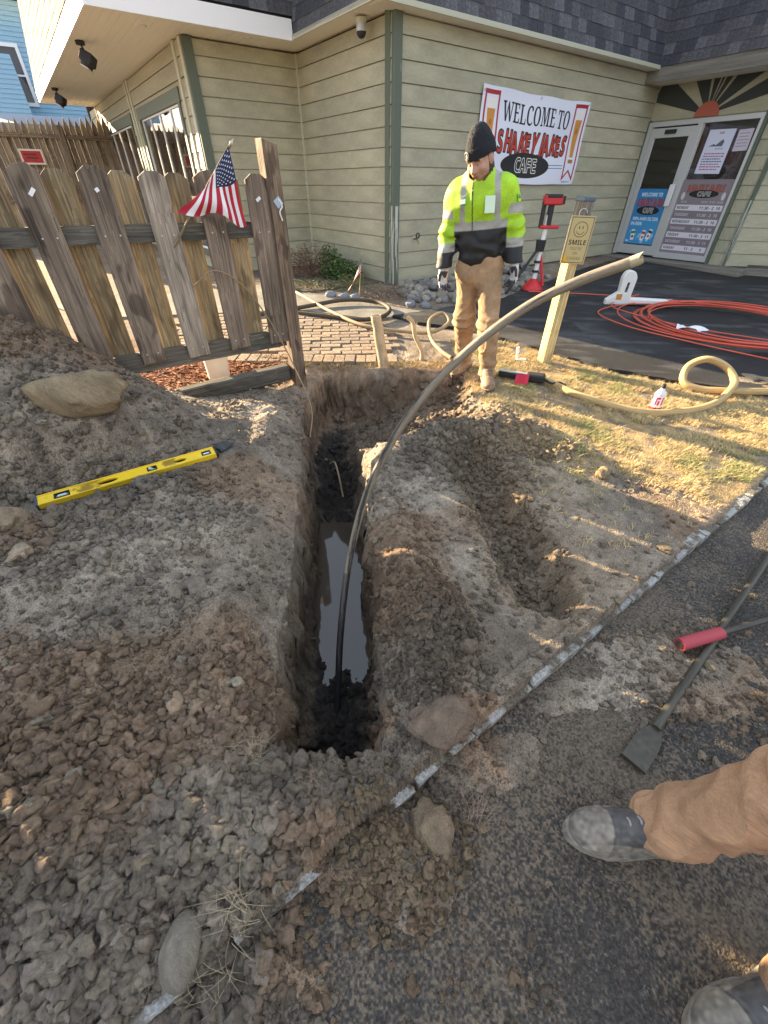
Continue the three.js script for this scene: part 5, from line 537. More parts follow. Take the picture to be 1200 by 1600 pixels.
{ const r = rng(404), geos = [1, 2, 3].map((k) => bladeGeo(10, k, 0.036, 0.04, 0.0015)), m = std({ roughness: 0.85, side: THREE.DoubleSide }), L = geos.map(() => []); let tries = 0;
  while (tries++ < 60000) { const x = 0.7 + 3.3 * r(), s = 1.3 + 3.4 * r(), T = terrain(x, s); if (T[6] < 0.06 || T[8] > 0.15 || polyd(DRIVE, x, s) > -0.03) continue; const ln = Math.max(T[2], s > 3.3 && x > 0.72 ? 0.35 : 0) * sst(0.36, 0.5, fbm(x * 5, s * 5, 3)); if (r() > ln + 0.03) continue; const gr = sst(0.52, 0.64, fbm(x * 2.6 + 70, s * 2.6, 3)) * r(); const k = 0.7 + 0.6 * r(); L[Math.floor(r() * 3)].push([x, T[0] - 0.003, s, 0.6 + 0.8 * r(), r() * 6.28, mix3([0.55 * k, 0.42 * k, 0.21 * k], [0.2, 0.26, 0.07], gr)]); }
  for (let k = 0; k < 900; k++) { const x = -1.2 + 2.1 * r(), s = 3.84 + 0.2 * r(), T = terrain(x, s); if (T[3] > 0.2 || r() > 0.6) continue; const q = 0.7 + 0.5 * r(); L[k % 3].push([x, T[0] - 0.003, s, 0.7 + 1.0 * r(), r() * 6.28, [0.42 * q, 0.3 * q, 0.14 * q]]); }
  const mm = new THREE.Matrix4(), q = new THREE.Quaternion(), c = new THREE.Color(), up = new THREE.Vector3(0, 1, 0); geos.forEach((g, k) => { const im = new THREE.InstancedMesh(g, m, L[k].length); L[k].forEach(([x, y, s, z, t, col], i) => { q.setFromAxisAngle(up, t); im.setMatrixAt(i, mm.compose(V(x, y, s), q, new THREE.Vector3(z, z, z))); im.setColorAt(i, c.setRGB(...col)); }); im.name = numbered('lawn_grass'); scene.add(tag(im, ['short dry straw coloured lawn grass with green patches', 'matted dead grass blades on the trodden lawn', 'thin winter grass growing between drive and kerb'][k], 'grass', null, 'stuff')); }); console.log('grass', L.map((l) => l.length).join()); }
{ // tufts of dead grass and roots hanging out of the soil, each a small thing
  const straw = std({ color: lin(0.44, 0.35, 0.22), roughness: 0.85, side: THREE.DoubleSide }), rootm = std({ color: lin(0.34, 0.24, 0.18), roughness: 0.9, side: THREE.DoubleSide });
  const T = [[-0.42, 0.56, 0.1, 26, straw, 'straw grass tuft hanging off the bank left of the trench mouth'], [-0.36, 0.19, 0.12, 20, straw, 'long pale dead grass lying over the left kerb'], [-0.4, 0.08, 0.11, 14, straw, 'straw strands beside the oval cobble'], [0.27, 0.41, 0.085, 26, rootm, 'brown root tuft lying on the asphalt near the kerb'], [-0.2, 0.45, 0.07, 18, rootm, 'fine roots on the soil spill at the trench mouth'], [-0.88, 0.8, 0.06, 14, straw, 'small dry tuft on the left bank'], [-0.5, 0.95, 0.05, 12, straw, 'wispy dry roots on the left trench rim'], [-0.9, 3.2, 0.09, 20, straw, 'dry grass tuft at the foot of the fence post'], [0.05, 0.72, 0.04, 12, rootm, 'short roots on the right lip of the trench mouth'], [0.76, 3.6, 0.06, 24, straw, 'straw tuft on the pit rim in front of the boots']];
  T.forEach(([x, s, h, n, m, label], i) => { const g = bladeGeo(n * 2, i + 900, h, h * 0.8, 0.0009), o = solo('dry_tuft', g, m, label, 'tuft'); o.position.set(x, Math.max(groundY(x, s), qOf(x, s) < -0.02 ? 0.001 : -9) - 0.004, -s); o.rotation.set(0.7 * (hash2(i, 3) - 0.2), hash2(i, 4) * 6, 0.5 * (hash2(i, 7) - 0.5)); }); }
{ // mulch chips under the fence
  const r = rng(17), g = rbox(0.045, 0.006, 0.014, 0.002), m = std({ roughness: 0.95 }), L = []; for (let k = 0; k < 3000; k++) { const x = -2.8 + 2.0 * r(), s = 2.9 + 1.1 * r(); const q = qOf(x, s); if (q < 3.05 || polyd(PATH, x, s) > -0.02) continue; L.push([x, s]); } const im = new THREE.InstancedMesh(g, m, L.length), mm = new THREE.Matrix4(), q = new THREE.Quaternion(), e = new THREE.Euler(), c = new THREE.Color(); L.forEach(([x, s], i) => { q.setFromEuler(e.set((r() - 0.5) * 0.7, r() * 6.28, (r() - 0.5) * 0.7)); im.setMatrixAt(i, mm.compose(V(x, groundY(x, s) + 0.006 + 0.012 * r(), s), q, new THREE.Vector3(0.6 + r(), 1, 0.7 + 0.8 * r()))); const k = 0.6 + 0.8 * r(); im.setColorAt(i, c.setRGB(0.26 * k, 0.11 * k, 0.055 * k)); }); im.name = 'bark_mulch'; scene.add(tag(im, 'reddish brown bark mulch chips under the board fence', 'mulch', null, 'stuff')); }
function bush(name, label, x, s, h, rad, n, leaf, cols, stemCol, leafy = true) { const r = rng(Math.floor(x * 100) + 500), o = thing(name, label, 'bush', [x, baseY(x, s), -s]); const st = [], P = [], N = [], C = [];
  for (let k = 0; k < 16; k++) { const a = r() * 6.28, t = rad * (0.2 + 0.8 * r()), hh = h * (0.45 + 0.5 * r()); st.push(new THREE.TubeGeometry(new THREE.CatmullRomCurve3([new THREE.Vector3(0.04 * Math.cos(a), -0.02, 0.04 * Math.sin(a)), new THREE.Vector3(0.5 * t * Math.cos(a + 0.3), hh * 0.55, 0.5 * t * Math.sin(a)), new THREE.Vector3(t * Math.cos(a), hh, t * Math.sin(a))]), 8, 0.0045, 5)); }
  part('stems', merge(st), std({ color: lin(...stemCol), roughness: 0.9 }), o);
  const v = new THREE.Vector3(), qq = new THREE.Quaternion(), ee = new THREE.Euler(); for (let k = 0; k < n; k++) { const a = r() * 6.28, b = r() * 6.28, t = rad * Math.pow(r(), 0.45), y = h * (0.12 + 0.88 * r()) * Math.sqrt(Math.max(0.08, 1 - (t / rad) ** 2 * 0.7)) * (0.75 + 0.35 * vn(a * 1.3 + x * 9, 4)); qq.setFromEuler(ee.set(r() * 2 - 1, b, r() * 2 - 1)); const w = leaf * (0.5 + 0.8 * r()), l = leafy ? w * 1.5 : w * 4, ww = leafy ? w * 0.55 : w * 0.12, c = cols[Math.floor(r() * cols.length)], kk = 0.7 + 0.6 * r(); for (const [lx, lz] of [[0, 0], [ww, l * 0.45], [0, l], [0, 0], [0, l], [-ww, l * 0.45]]) { v.set(lx, leafy ? 0.12 * Math.abs(lx) : 0, lz).applyQuaternion(qq); P.push(t * Math.cos(a) + v.x, y + v.y, t * Math.sin(a) + v.z); C.push(c[0] * kk, c[1] * kk, c[2] * kk); } }
  const g = new THREE.BufferGeometry(); g.setAttribute('position', new THREE.Float32BufferAttribute(P, 3)); g.setAttribute('color', new THREE.Float32BufferAttribute(C, 3)); g.computeVertexNormals(); part('foliage', g, std({ vertexColors: true, roughness: 0.8, side: THREE.DoubleSide }), o); }
const dry = [[0.16, 0.09, 0.05], [0.22, 0.13, 0.07], [0.1, 0.06, 0.04]], grn = [[0.07, 0.12, 0.03], [0.1, 0.17, 0.04], [0.05, 0.09, 0.025]];
bush('dried_bush', 'brown dried bush in the inside corner of the cafe wall', -1.2, 7.9, 0.5, 0.42, 1500, 0.03, dry, [0.12, 0.07, 0.04], false);
bush('green_shrub', 'rounded green shrub against the return wall', -0.62, 7.6, 0.34, 0.26, 1400, 0.026, grn, [0.12, 0.09, 0.05]);
bush('leafy_shrub', 'tall leafy green shrub between bush and small flag', -0.85, 7.7, 0.5, 0.2, 900, 0.028, grn, [0.12, 0.09, 0.05]);
bush('grassy_clump', 'green grassy clump beside the small garden flag', -0.48, 6.95, 0.2, 0.3, 1000, 0.016, [[0.1, 0.15, 0.04], [0.2, 0.18, 0.07]], [0.2, 0.18, 0.08], false);
bush('straw_clump', 'matted straw clump at the front of the planting bed', -1.1, 6.95, 0.1, 0.4, 1300, 0.02, [[0.26, 0.2, 0.11], [0.12, 0.14, 0.06]], [0.2, 0.18, 0.08], false);
bush('dead_heather', 'grey brown twiggy clump at the foot of the corner board', 0.0, 6.55, 0.18, 0.36, 1500, 0.017, [[0.18, 0.14, 0.1], [0.25, 0.2, 0.14]], [0.15, 0.11, 0.08], false);
{ const r = rng(23), rg = [7, 8].map((k) => stoneGeo(k * 3, 0.2, 2, 3)); [[-0.75, 6.42], [-0.55, 6.36], [-0.4, 6.3], [0.35, 6.05], [0.55, 6.0], [-1.35, 6.75]].forEach(([x, s], i) => { const o = solo('edging_stone', rg[i % 2], std({ color: lin(0.26, 0.27, 0.3), roughness: 0.85, bumpMap: soilBump, bumpScale: 0.01 }), ['dark edging stone left of the small flag', 'middle edging stone left of the small flag', 'edging stone touching the small flag', 'edging stone right of the small flag', 'edging stone nearest the drive corner', 'edging stone near the hose end'][i], 'stone', 'stones edging the planting bed'); o.scale.set(0.09, 0.055, 0.07); o.position.set(x, baseY(x, s) + 0.03, -s); o.rotation.y = r() * 6; }); }
// ---------------------------------------------------------------- background: stockade fence, sign, blue house
{ const [ox, os] = fromPQ(-1.2, 15), f = thing('stockade_fence', 'tall pointed stockade fence closing the yard beyond the porch', 'fence', [ox, 0, -os], BANG); const g = [0, 1, 2].map((k) => { const s = new THREE.Shape(); s.moveTo(-0.058, 0); s.lineTo(0.058, 0); s.lineTo(0.058, 2.08); s.lineTo(0.0, 2.24 + 0.03 * k); s.lineTo(-0.058, 2.08); s.closePath(); return grainUV(new THREE.ExtrudeGeometry(s, { depth: 0.02, bevelEnabled: false }), 300 + k, 1.5, 0.5); }); const ms = [wood(wGrey, 0.9, [0.85, 0.7, 0.5]), wood(wGrey, 0.9, [0.68, 0.56, 0.42]), wood(wGrey, 0.9, [0.95, 0.82, 0.6])]; for (let k = 0; k < 40; k++) part('picket', g[k % 3], ms[Math.floor(hash2(k, 6) * 3)], f, [k * 0.121, 0.28 + 0.008 * k + 0.04 * hash2(k, 2), 0.03 * Math.floor(hash2(k, 9) * 2) * 0.3]); for (const y of [0.8, 2.0]) part('rail', box(4.9, 0.08, 0.04), ms[1], f, [2.4, y + 0.4, 0.045]); for (const x of [0.3, 2.5, 4.6]) part('post', box(0.1, 2.5, 0.1), ms[1], f, [x, 1.35, 0.1]);
  const o = thing('warning_sign', 'small red and white sign on the stockade fence', 'sign', [0, 0, 0], BANG); f.updateMatrixWorld(true); o.position.copy(f.localToWorld(new THREE.Vector3(1.75, 2.02, 0.09))); part('sign_plate', box(0.46, 0.28, 0.006), std({ map: ctex(160, 100, (c) => { c.fillStyle = '#d8c8b8'; c.fillRect(0, 0, 160, 100); c.fillStyle = '#a82420'; c.fillRect(12, 12, 136, 76); c.fillStyle = '#5a1a18'; c.fillRect(26, 30, 90, 10); c.fillRect(40, 52, 80, 10); }), roughness: 0.5 }), o); }
{ const [ox, os] = fromPQ(-0.6, 25), h = thing('blue_house', 'blue clapboard house with grey roof beyond the stockade fence', 'house', [ox, 0, -os], BANG - 0.06); const blue = std({ color: lin(0.27, 0.47, 0.62), roughness: 0.6 });
  const n = 52, ex = 0.12, W = 8, P = [], lap = (w, x0, z0, turn) => { const pts = []; for (let k = 0; k < n; k++) pts.push([0.3 + k * ex, 0.022], [0.3 + (k + 1) * ex - 0.001, 0.004]); const s = new THREE.Shape(); s.moveTo(0, 0.3); for (const [y, z] of pts) s.lineTo(z, y); s.lineTo(0, 0.3 + n * ex); s.closePath(); return new THREE.ExtrudeGeometry(s, { depth: w, bevelEnabled: false }).rotateY(-Math.PI / 2); };
  part('front_siding', lap(W), blue, h, [W, 0, 0]); part('house_body', box(W, n * ex + 0.2, 6, W / 2, n * ex / 2 + 0.2, -3.02), blue, h); part('corner_board', box(0.14, n * ex, 0.05, 0, n * ex / 2 + 0.3, 0.03), M.white, h); part('water_table', box(W, 0.2, 0.05, W / 2, 3.0, 0.035), M.white, h); part('bay_siding', lap(2.6), blue, h, [2.2, -1.6, 1.3]); part('bay_body', box(2.6, 4.7, 1.3, 0.9, 2.3, 0.64), blue, h);
  const rf = new THREE.Shape(); rf.moveTo(-0.4, 0); rf.lineTo(W + 0.4, 0); rf.lineTo(W + 0.4, 3); rf.lineTo(-0.4, 3); part('roof', new THREE.ExtrudeGeometry(rf, { depth: 0.12, bevelEnabled: false }), std({ color: lin(0.16, 0.17, 0.2), map: shTex, roughness: 0.95 }), h, [0, n * ex + 0.25, 0.5], [-0.75, 0, 0]); part('eave_fascia', box(W + 0.8, 0.2, 0.06, W / 2, n * ex + 0.25, 0.56), M.white, h);
  for (const [x, y] of [[1.6, 1.7], [2.0, 4.6], [5, 4.6]]) { const w = part('window', merge([box(1.1, 0.1, 0.08, 0, 0.75, 0), box(1.1, 0.1, 0.08, 0, -0.75, 0), box(0.1, 1.5, 0.08, -0.5, 0, 0.001), box(0.1, 1.5, 0.08, 0.5, 0, 0.001), box(0.9, 0.05, 0.06, 0, 0, 0)]), M.white, h, [x, y, x < 1.8 ? 1.34 : 0.05]); part('pane', box(0.9, 1.4, 0.02, 0, 0, -0.01), std({ color: lin(0.06, 0.06, 0.07), roughness: 0.05 }), w); }
  const [gx, gs] = fromPQ(2.6, 19); const sd = thing('white_shed', 'low white trimmed shed roof peeking over the stockade fence', 'shed', [gx, 0, -gs], BANG); part('walls', box(4, 2.6, 2, -1, 1.4, -1), M.white, sd); part('roof', box(4.4, 0.14, 2.6, -1, 2.85, -1), std({ color: lin(0.3, 0.32, 0.36), roughness: 0.9 }), sd, null, [0.15, 0, 0]); part('eave_board', box(4.4, 0.2, 0.04, -1, 2.62, 0.36), M.white, sd); }
// ---------------------------------------------------------------- people
const duckTex = tex(256, 256, (u, v) => { const a = pfbm(u, v, 5, 5, 301), w = ((Math.floor(u * 128) + Math.floor(v * 128)) % 2) * 0.05, b = pn(u, v, 128, 302); const k = 228 + 60 * (a - 0.5) + 22 * (b - 0.5) - 255 * w * 0.3; return [k, k * 0.985, k * 0.96]; }); duckTex.repeat.set(2.2, 2.2);
const clothBump = tex(256, 256, (u, v) => 255 * (0.5 * pfbm(u, v, 24, 3, 311) + 0.5 * pn(u, v, 128, 312)), false); clothBump.repeat.set(5, 5);
const n3 = (x, y, z, f, o = 0) => vn3(x * f + o, y * f + o * 1.7, z * f - o) - 0.5;
const skinM = std({ vertexColors: true, roughness: 0.55 }), hivis = std({ vertexColors: true, map: duckTex, roughness: 0.6, bumpMap: clothBump, bumpScale: 0.002 }), duck = std({ vertexColors: true, map: duckTex, roughness: 0.9, bumpMap: clothBump, bumpScale: 0.003 }), leather = std({ vertexColors: true, roughness: 0.65, bumpMap: soilBump, bumpScale: 0.002 }), knit = std({ vertexColors: true, roughness: 0.95, bumpMap: clothBump, bumpScale: 0.004 }), gloveM = std({ vertexColors: true, roughness: 0.8, bumpMap: clothBump, bumpScale: 0.002 });
function headGeo() { const f = (x, y, z) => { let d = ell(x, y, z, [0, 0.02, -0.012], [0.077, 0.102, 0.094]); d = smin(d, ell(x, y, z, [0, -0.045, 0.022], [0.06, 0.07, 0.066]), 0.05); d = smin(d, cap(x, y, z, [0, -0.095, 0.058], [0, -0.098, 0.05], 0.022, 0.024), 0.03); d = smin(d, cap(x, y, z, [0, 0.012, 0.083], [0, -0.03, 0.105], 0.009, 0.0135), 0.014); d = smin(d, cap(x, y, z, [-0.014, -0.034, 0.094], [0.014, -0.034, 0.094], 0.009, 0.009), 0.012); d = smin(d, cap(x, y, z, [-0.045, 0.024, 0.072], [0.045, 0.024, 0.072], 0.013, 0.013), 0.02); for (const s of [-1, 1]) { d = -smin(-d, ell(x, y, z, [s * 0.031, 0.004, 0.094], [0.017, 0.0115, 0.013]), 0.012); d = smin(d, ell(x, y, z, [s * 0.031, 0.004, 0.074], [0.013, 0.0115, 0.012]), 0.004); d = smin(d, ell(x, y, z, [s * 0.046, -0.026, 0.062], [0.022, 0.02, 0.02]), 0.02); d = smin(d, ell(x, y, z, [s * 0.079, -0.006, -0.01], [0.011, 0.032, 0.02]), 0.008); } d = smin(d, cap(x, y, z, [-0.02, -0.062, 0.079], [0.02, -0.062, 0.079], 0.0075, 0.0075), 0.01); d = smin(d, cap(x, y, z, [-0.015, -0.072, 0.077], [0.015, -0.072, 0.077], 0.0075, 0.0075), 0.01); d = smin(d, cap(x, y, z, [0, -0.07, -0.03], [0, -0.16, -0.055], 0.056, 0.06), 0.04); return d; };
  return nets(f, [-0.11, -0.19, -0.13], [0.11, 0.14, 0.14], 0.0042, (x, y, z) => { let c = [0.5, 0.27, 0.19]; const k = 1 + 0.16 * n3(x, y, z, 45); if (Math.abs(y + 0.067) < 0.0085 && Math.abs(x) < 0.025 && z > 0.06) c = [0.42, 0.16, 0.13]; if (Math.abs(y + 0.0665) < 0.0022 && Math.abs(x) < 0.024 && z > 0.06) c = [0.2, 0.07, 0.06]; if (y > 0.022 && y < 0.031 && Math.abs(Math.abs(x) - 0.032) < 0.021 && z > 0.04) c = [0.06, 0.04, 0.03]; const ex = Math.abs(x) - 0.031; if (ex * ex / 1.5 + (y - 0.004) ** 2 < 0.00006 && z > 0.06) c = ex * ex + (y - 0.003) ** 2 < 0.00002 ? [0.02, 0.015, 0.012] : [0.35, 0.3, 0.27]; if (z < 0.02 && y > -0.075 && !(Math.abs(x) > 0.077 && Math.abs(y + 0.006) < 0.035 && z > -0.035)) c = [0.035, 0.025, 0.02]; if (y < -0.055 && z > 0.0 && Math.abs(y + 0.067) > 0.0085) c = mix3(c, [0.22, 0.13, 0.1], 0.4); return [c[0] * k, c[1] * k, c[2] * k]; }); }
function handGeo(side, palmCol, backCol, cuffCol) { // side +1 left, -1 right; wrist at the origin, fingers down, palm faces the thigh
  const F = [[-0.032, 0.058, 0.0098], [-0.011, 0.074, 0.0105], [0.011, 0.078, 0.0105], [0.032, 0.07, 0.0102]], ch = F.map(([z, l, r], i) => { const k = -side, b = [[0, -0.085, z], [k * 0.004, -0.085 - l * 0.45, z * 1.12], [k * (0.02 + 0.004 * (3 - i)), -0.085 - l * 0.8, z * 1.14], [k * (0.042 + 0.004 * (3 - i)), -0.085 - l * 0.98, z * 1.1]]; return [b, r]; });
  const th = [[-side * 0.008, -0.03, 0.03], [-side * 0.016, -0.062, 0.056], [-side * 0.022, -0.094, 0.062]];
  const f = (x, y, z) => { let d = cap(x, y, z, [0, 0.05, 0], [0, 0.0, 0], 0.036, 0.033, 0.85, 1); let p = ell(x, y, z, [0, -0.05, 0], [0.021, 0.052, 0.046]); d = smin(d, p, 0.03); for (const [b, r] of ch) { let q = cap(x, y, z, b[0], b[1], r * 1.05, r); q = smin(q, cap(x, y, z, b[1], b[2], r, r * 0.95), 0.006); q = smin(q, cap(x, y, z, b[2], b[3], r * 0.95, r * 0.85), 0.006); d = smin(d, q, 0.007); } let t = cap(x, y, z, th[0], th[1], 0.0155, 0.0128); t = smin(t, cap(x, y, z, th[1], th[2], 0.0128, 0.011), 0.006); return smin(d, t, 0.014); };
  return nets(f, [-0.075, -0.19, -0.065], [0.075, 0.1, 0.09], 0.0036, (x, y, z) => { const pal = -side * x > 0.018 && y < -0.03, k = 1 + 0.3 * n3(x, y, z, 60); const c = y > 0.012 ? cuffCol : pal ? palmCol : backCol; return [c[0] * k, c[1] * k, c[2] * k]; }); }
function bootGeo(upper, toe, sole, lace) { // ankle at the origin height 0.1, toe forward +z
  const f = (x, y, z) => { let d = cap(x, y, z, [0, 0.16, -0.03], [0, 0.06, -0.035], 0.052, 0.048, 0.9, 1); d = smin(d, cap(x, y, z, [0, 0.052, -0.05], [0, 0.05, 0.1], 0.044, 0.047, 1.02, 1), 0.05); d = smin(d, ell(x, y, z, [0.004, 0.045, 0.135], [0.056, 0.047, 0.07]), 0.03); d = smin(d, cap(x, y, z, [0, 0.12, 0.0], [0, 0.075, 0.08], 0.036, 0.034), 0.04); d = Math.max(d, 0.022 - y); const hw = z > 0.09 ? 0.057 * Math.sqrt(Math.max(0, 1 - ((z - 0.09) / 0.122) ** 2)) : lerp(0.04, 0.057, sst(-0.06, 0.09, z)), sx = Math.abs(x - 0.002) - hw, sz = Math.max(-0.1 - z + 8 * x * x, z - 0.212), so = Math.max(sx, sz, Math.abs(y - 0.014) - 0.014); d = smin(d, so - 0.003, 0.006); const welt = Math.max(sx - 0.004, sz - 0.004, Math.abs(y - 0.029) - 0.003); d = Math.min(d, welt); const seam = Math.abs(z - 0.098 - 2.2 * x * x); if (y > 0.04 && seam < 0.006) d += 0.002 * (1 - seam / 0.006); return d + 0.0025 * n3(x, y, z, 40); };
  return nets(f, [-0.085, -0.012, -0.13], [0.085, 0.24, 0.235], 0.0042, (x, y, z) => { const k = 1 + 0.8 * n3(x, y, z, 90), m = clamp(sst(-0.05, 0.25, 0.1 * n3(x, y, z, 26, 5) + 0.14 * n3(x, y, z, 110, 8) + (z > 0.105 + 2.2 * x * x ? 0.14 : -0.01) + (Math.abs(x) > 0.046 ? 0.15 : 0))); let c = y < 0.03 ? sole : mix3(upper, toe, m); return [c[0] * k, c[1] * k, c[2] * k]; }); }
function person(o, J, C) {
  const legs = (sh, rr) => (x, y, z) => { let d = cap(x, y, z, [J.hipL[0] * 0.3, J.hipL[1] + 0.06, J.pz], [J.hipR[0] * 0.3, J.hipR[1] - 0.02, J.pz], rr[0], rr[0], 1.12, 0.82); for (const s of ['L', 'R']) { const h = J['hip' + s], k = J['knee' + s], a = J['ank' + s]; let q = cap(x, y, z, h, k, rr[1], rr[2]); q = smin(q, cap(x, y, z, k, a, rr[2], rr[3]), 0.05); d = smin(d, q, 0.035); } return d + sh; };
  const arms = (rr) => (x, y, z) => { let d = 9; for (const s of ['L', 'R']) { const h = J['sho' + s], k = J['elb' + s], a = J['wri' + s]; d = Math.min(d, smin(cap(x, y, z, h, k, rr[0], rr[1]), cap(x, y, z, k, a, rr[1], rr[2]), 0.04)); } return d; };
  const torso = (r0, r1) => (x, y, z) => { let d = cap(x, y, z, [0, J.waist, J.pz], [0, J.chest, J.cz], r0, r1, 1.08, 0.76); d = smin(d, cap(x, y, z, [J.shoL[0] * 0.72, J.shoL[1] + 0.0, J.cz], [J.shoR[0] * 0.72, J.shoR[1] + 0.0, J.cz], 0.085, 0.085), 0.09); return d; };
  const lb = legs(0, [0.12, 0.07, 0.05, 0.036]), ab = arms([0.045, 0.037, 0.027]), tb = torso(0.125, 0.135);
  const H = J.head, body = nets((x, y, z) => smin(smin(smin(lb(x, y, z), tb(x, y, z), 0.06), ab(x, y, z), 0.05), cap(x, y, z, [0, J.shoL[1], J.cz], [H[0] * 0.8, H[1] - 0.08, H[2] - 0.04], 0.058, 0.055), 0.03), [-0.6, 0.02, -0.45], [0.6, 1.62, 0.45], 0.02, () => [0.5, 0.27, 0.19]);
  const hq = new THREE.Quaternion().setFromEuler(new THREE.Euler(J.hrot[0], J.hrot[1], J.hrot[2], 'YXZ')); const hg = headGeo().applyQuaternion(hq).translate(...H);
  const keep = (g) => { const k = g.toNonIndexed(); return k; }; const bg = mergeGeometries([keep(body), keep(hg)]); part('body', bg, skinM, o);
  // trousers
  const lt = legs(0, J.leg ?? [0.138, 0.094, 0.078, 0.07]); const wr = (x, y, z) => { let w = 0.016 * n3(x, y, z, 9, 3) + 0.006 * n3(x, y * 1.6, z, 22, 9) + 0.002 * n3(x, y, z, 55, 2) - 0.007 * Math.max(0, 0.09 - Math.abs(n3(x, y * 0.8, z, 11, 6))) / 0.09; for (const s of ['L', 'R']) { const a = J['ank' + s], k = J['knee' + s]; const t = y - a[1]; w += 0.007 * Math.sin(t * 52 + n3(x, y, z, 12) * 5 + (x - a[0]) * 18) * sst(0.26, 0.05, t) * (Math.hypot(x - a[0], z - a[2]) < 0.2 ? 1 : 0); w += 0.005 * Math.sin((y - k[1]) * 90 + z * 30) * sst(0.1, 0.02, Math.abs(y - k[1])); } return w; };
  const cut = J.cuff; const trs = nets((x, y, z) => Math.max((() => { const b = lt(x, y, z); return Math.abs(b) > 0.06 ? b : b + wr(x, y, z) - (y < cut + 0.035 ? 0.004 : 0); })(), cut + 0.02 * n3(x, 0, z, 14) + 0.1 * (z - J.pz) * 0 - y, y - J.waist - 0.06), [-0.45, cut - 0.05, -0.5], [0.45, J.waist + 0.1, 0.5], J.fine ?? 0.011, (x, y, z) => { const k = 1 + 0.25 * n3(x, y, z, 14, 2) + 0.12 * n3(x, y, z, 60); const st = sst(0.16, 0.3, n3(x, y, z, 9, 7) + n3(x, y, z, 30) * 0.4); return mix3(C.pants, C.pantStain, st * 0.7).map((v) => v * k); }); part('trousers', trs, duck, o);
  // jacket
  const at = arms([0.082, 0.074, 0.06]), tt = torso(0.168, 0.176); const jk = (x, y, z) => { let d = smin(tt(x, y, z), at(x, y, z), 0.05); if (d > 0.22) return d; d = smin(d, cap(x, y, z, [0, J.shoL[1] + 0.01, J.cz - 0.01], [H[0] * 0.7, H[1] - 0.1, H[2] - 0.035], 0.102, 0.098), 0.045); d = smin(d, ell(x, y, z, [0, J.shoL[1] + 0.045, J.cz - 0.1], [0.13, 0.06, 0.075]), 0.04); const hemw = sst(J.hem + 0.09, J.hem + 0.03, y) * 0.016 * (at(x, y, z) > 0.02 ? 1 : 0); d += hemw; const hole = cap(x, y, z, [H[0] * 0.7, H[1] - 0.13, H[2] - 0.01], [H[0], H[1] + 0.02, H[2] + 0.03], 0.07, 0.09); d = Math.max(d, -hole); d += 0.02 * n3(x, y, z, 8, 1) + 0.01 * n3(x, y, z, 20, 4); for (const s of ['L', 'R']) { const e = J['elb' + s]; const near = sst(0.2, 0.05, Math.hypot(x - e[0], y - e[1], z - e[2])); d += 0.007 * Math.sin((y - e[1]) * 75 + (z - e[2]) * 35 + n3(x, y, z, 14) * 4) * near; } d += 0.006 * Math.sin(y * 55 + x * 16 + n3(x, y, z, 9) * 5) * sst(J.hem + 0.28, J.hem + 0.1, y) * (at(x, y, z) > 0.02 ? 1 : 0);
    const zip = Math.abs(x - (J.zip ?? 0)); if (z > J.cz && zip < 0.012 && y < 1.36) d -= 0.004; const arm = at(x, y, z) < tt(x, y, z); const a = x > 0 ? J.wriL : J.wriR; return Math.max(d, arm && Math.abs(x) > 0.2 ? a[1] - 0.005 - y + 0.0 : J.hem - y); };
  const jcol = (x, y, z) => { const arm = at(x, y, z) < tt(x, y, z) - 0.012 && Math.abs(x) > 0.15; const k = 1 + 0.12 * n3(x, y, z, 30); let c = C.jacket; const grey = C.band, blk = C.black; if (arm) { const e = x > 0 ? J.elbL : J.elbR, w = x > 0 ? J.wriL : J.wriR; const tl = y; if (tl < w[1] + 0.1) c = blk; else if (tl < w[1] + 0.155) c = grey; else if (Math.abs(tl - (e[1] + 0.13)) < 0.03) c = grey; }
    else { if (y < J.bandY) c = blk; else if (y < J.bandY + 0.055) c = grey; else if (Math.abs(Math.abs(x) - 0.125 + (y - 1.2) * 0.05) < 0.02 && y < J.shoL[1] + 0.12) c = grey; const cd = Math.hypot(x - H[0] * 0.7, z - H[2] + 0.03); if (cd < 0.082 && y > J.shoL[1] + 0.03) c = blk; if (z > J.cz + 0.05 && Math.abs(x - (J.zip ?? 0)) < 0.006 && y > J.bandY) c = [0.05, 0.06, 0.03]; } return [c[0] * k, c[1] * k, c[2] * k]; };
  part('jacket', nets(jk, [-0.52, J.hem - 0.03, -0.34], [0.52, 1.62, 0.36], J.jcell ?? 0.0085, jcol), hivis, o);
  // gloves, boots
  for (const [s, sg] of [['L', 1], ['R', -1]]) { const w = J['wri' + s], e = J['elb' + s]; const g = handGeo(sg, C.palm, C.glove, C.cuff); const tilt = Math.atan2(w[0] - e[0], e[1] - w[1]), fw = Math.atan2(w[2] - e[2], e[1] - w[1]); g.rotateY(J.handTurn ? J.handTurn * sg : 0).rotateZ(tilt * 0.5).rotateX(-fw * 0.6).translate(w[0], w[1] + 0.0, w[2]); part('glove', g, gloveM, o); }
  for (const s of ['L', 'R']) { const a = J['ank' + s], t = J['foot' + s]; const b = part('boot', bootGeo(C.boot, C.toe, C.sole), leather, o, [a[0], J['gnd' + s] ?? 0, a[2] + 0.03], [0, t, 0]);
    if (C.laces) for (let k = 0; k < 4; k++) part('lace', tube([new THREE.Vector3(-0.026, 0.088 + k * 0.016, 0.092 - k * 0.024), new THREE.Vector3(0, 0.112 + k * 0.016, 0.088 - k * 0.024), new THREE.Vector3(0.026, 0.088 + k * 0.016, 0.086 - k * 0.024)], 0.0032, 12, 6), std({ color: lin(0.3, 0.3, 0.31), roughness: 0.8 }), b); }
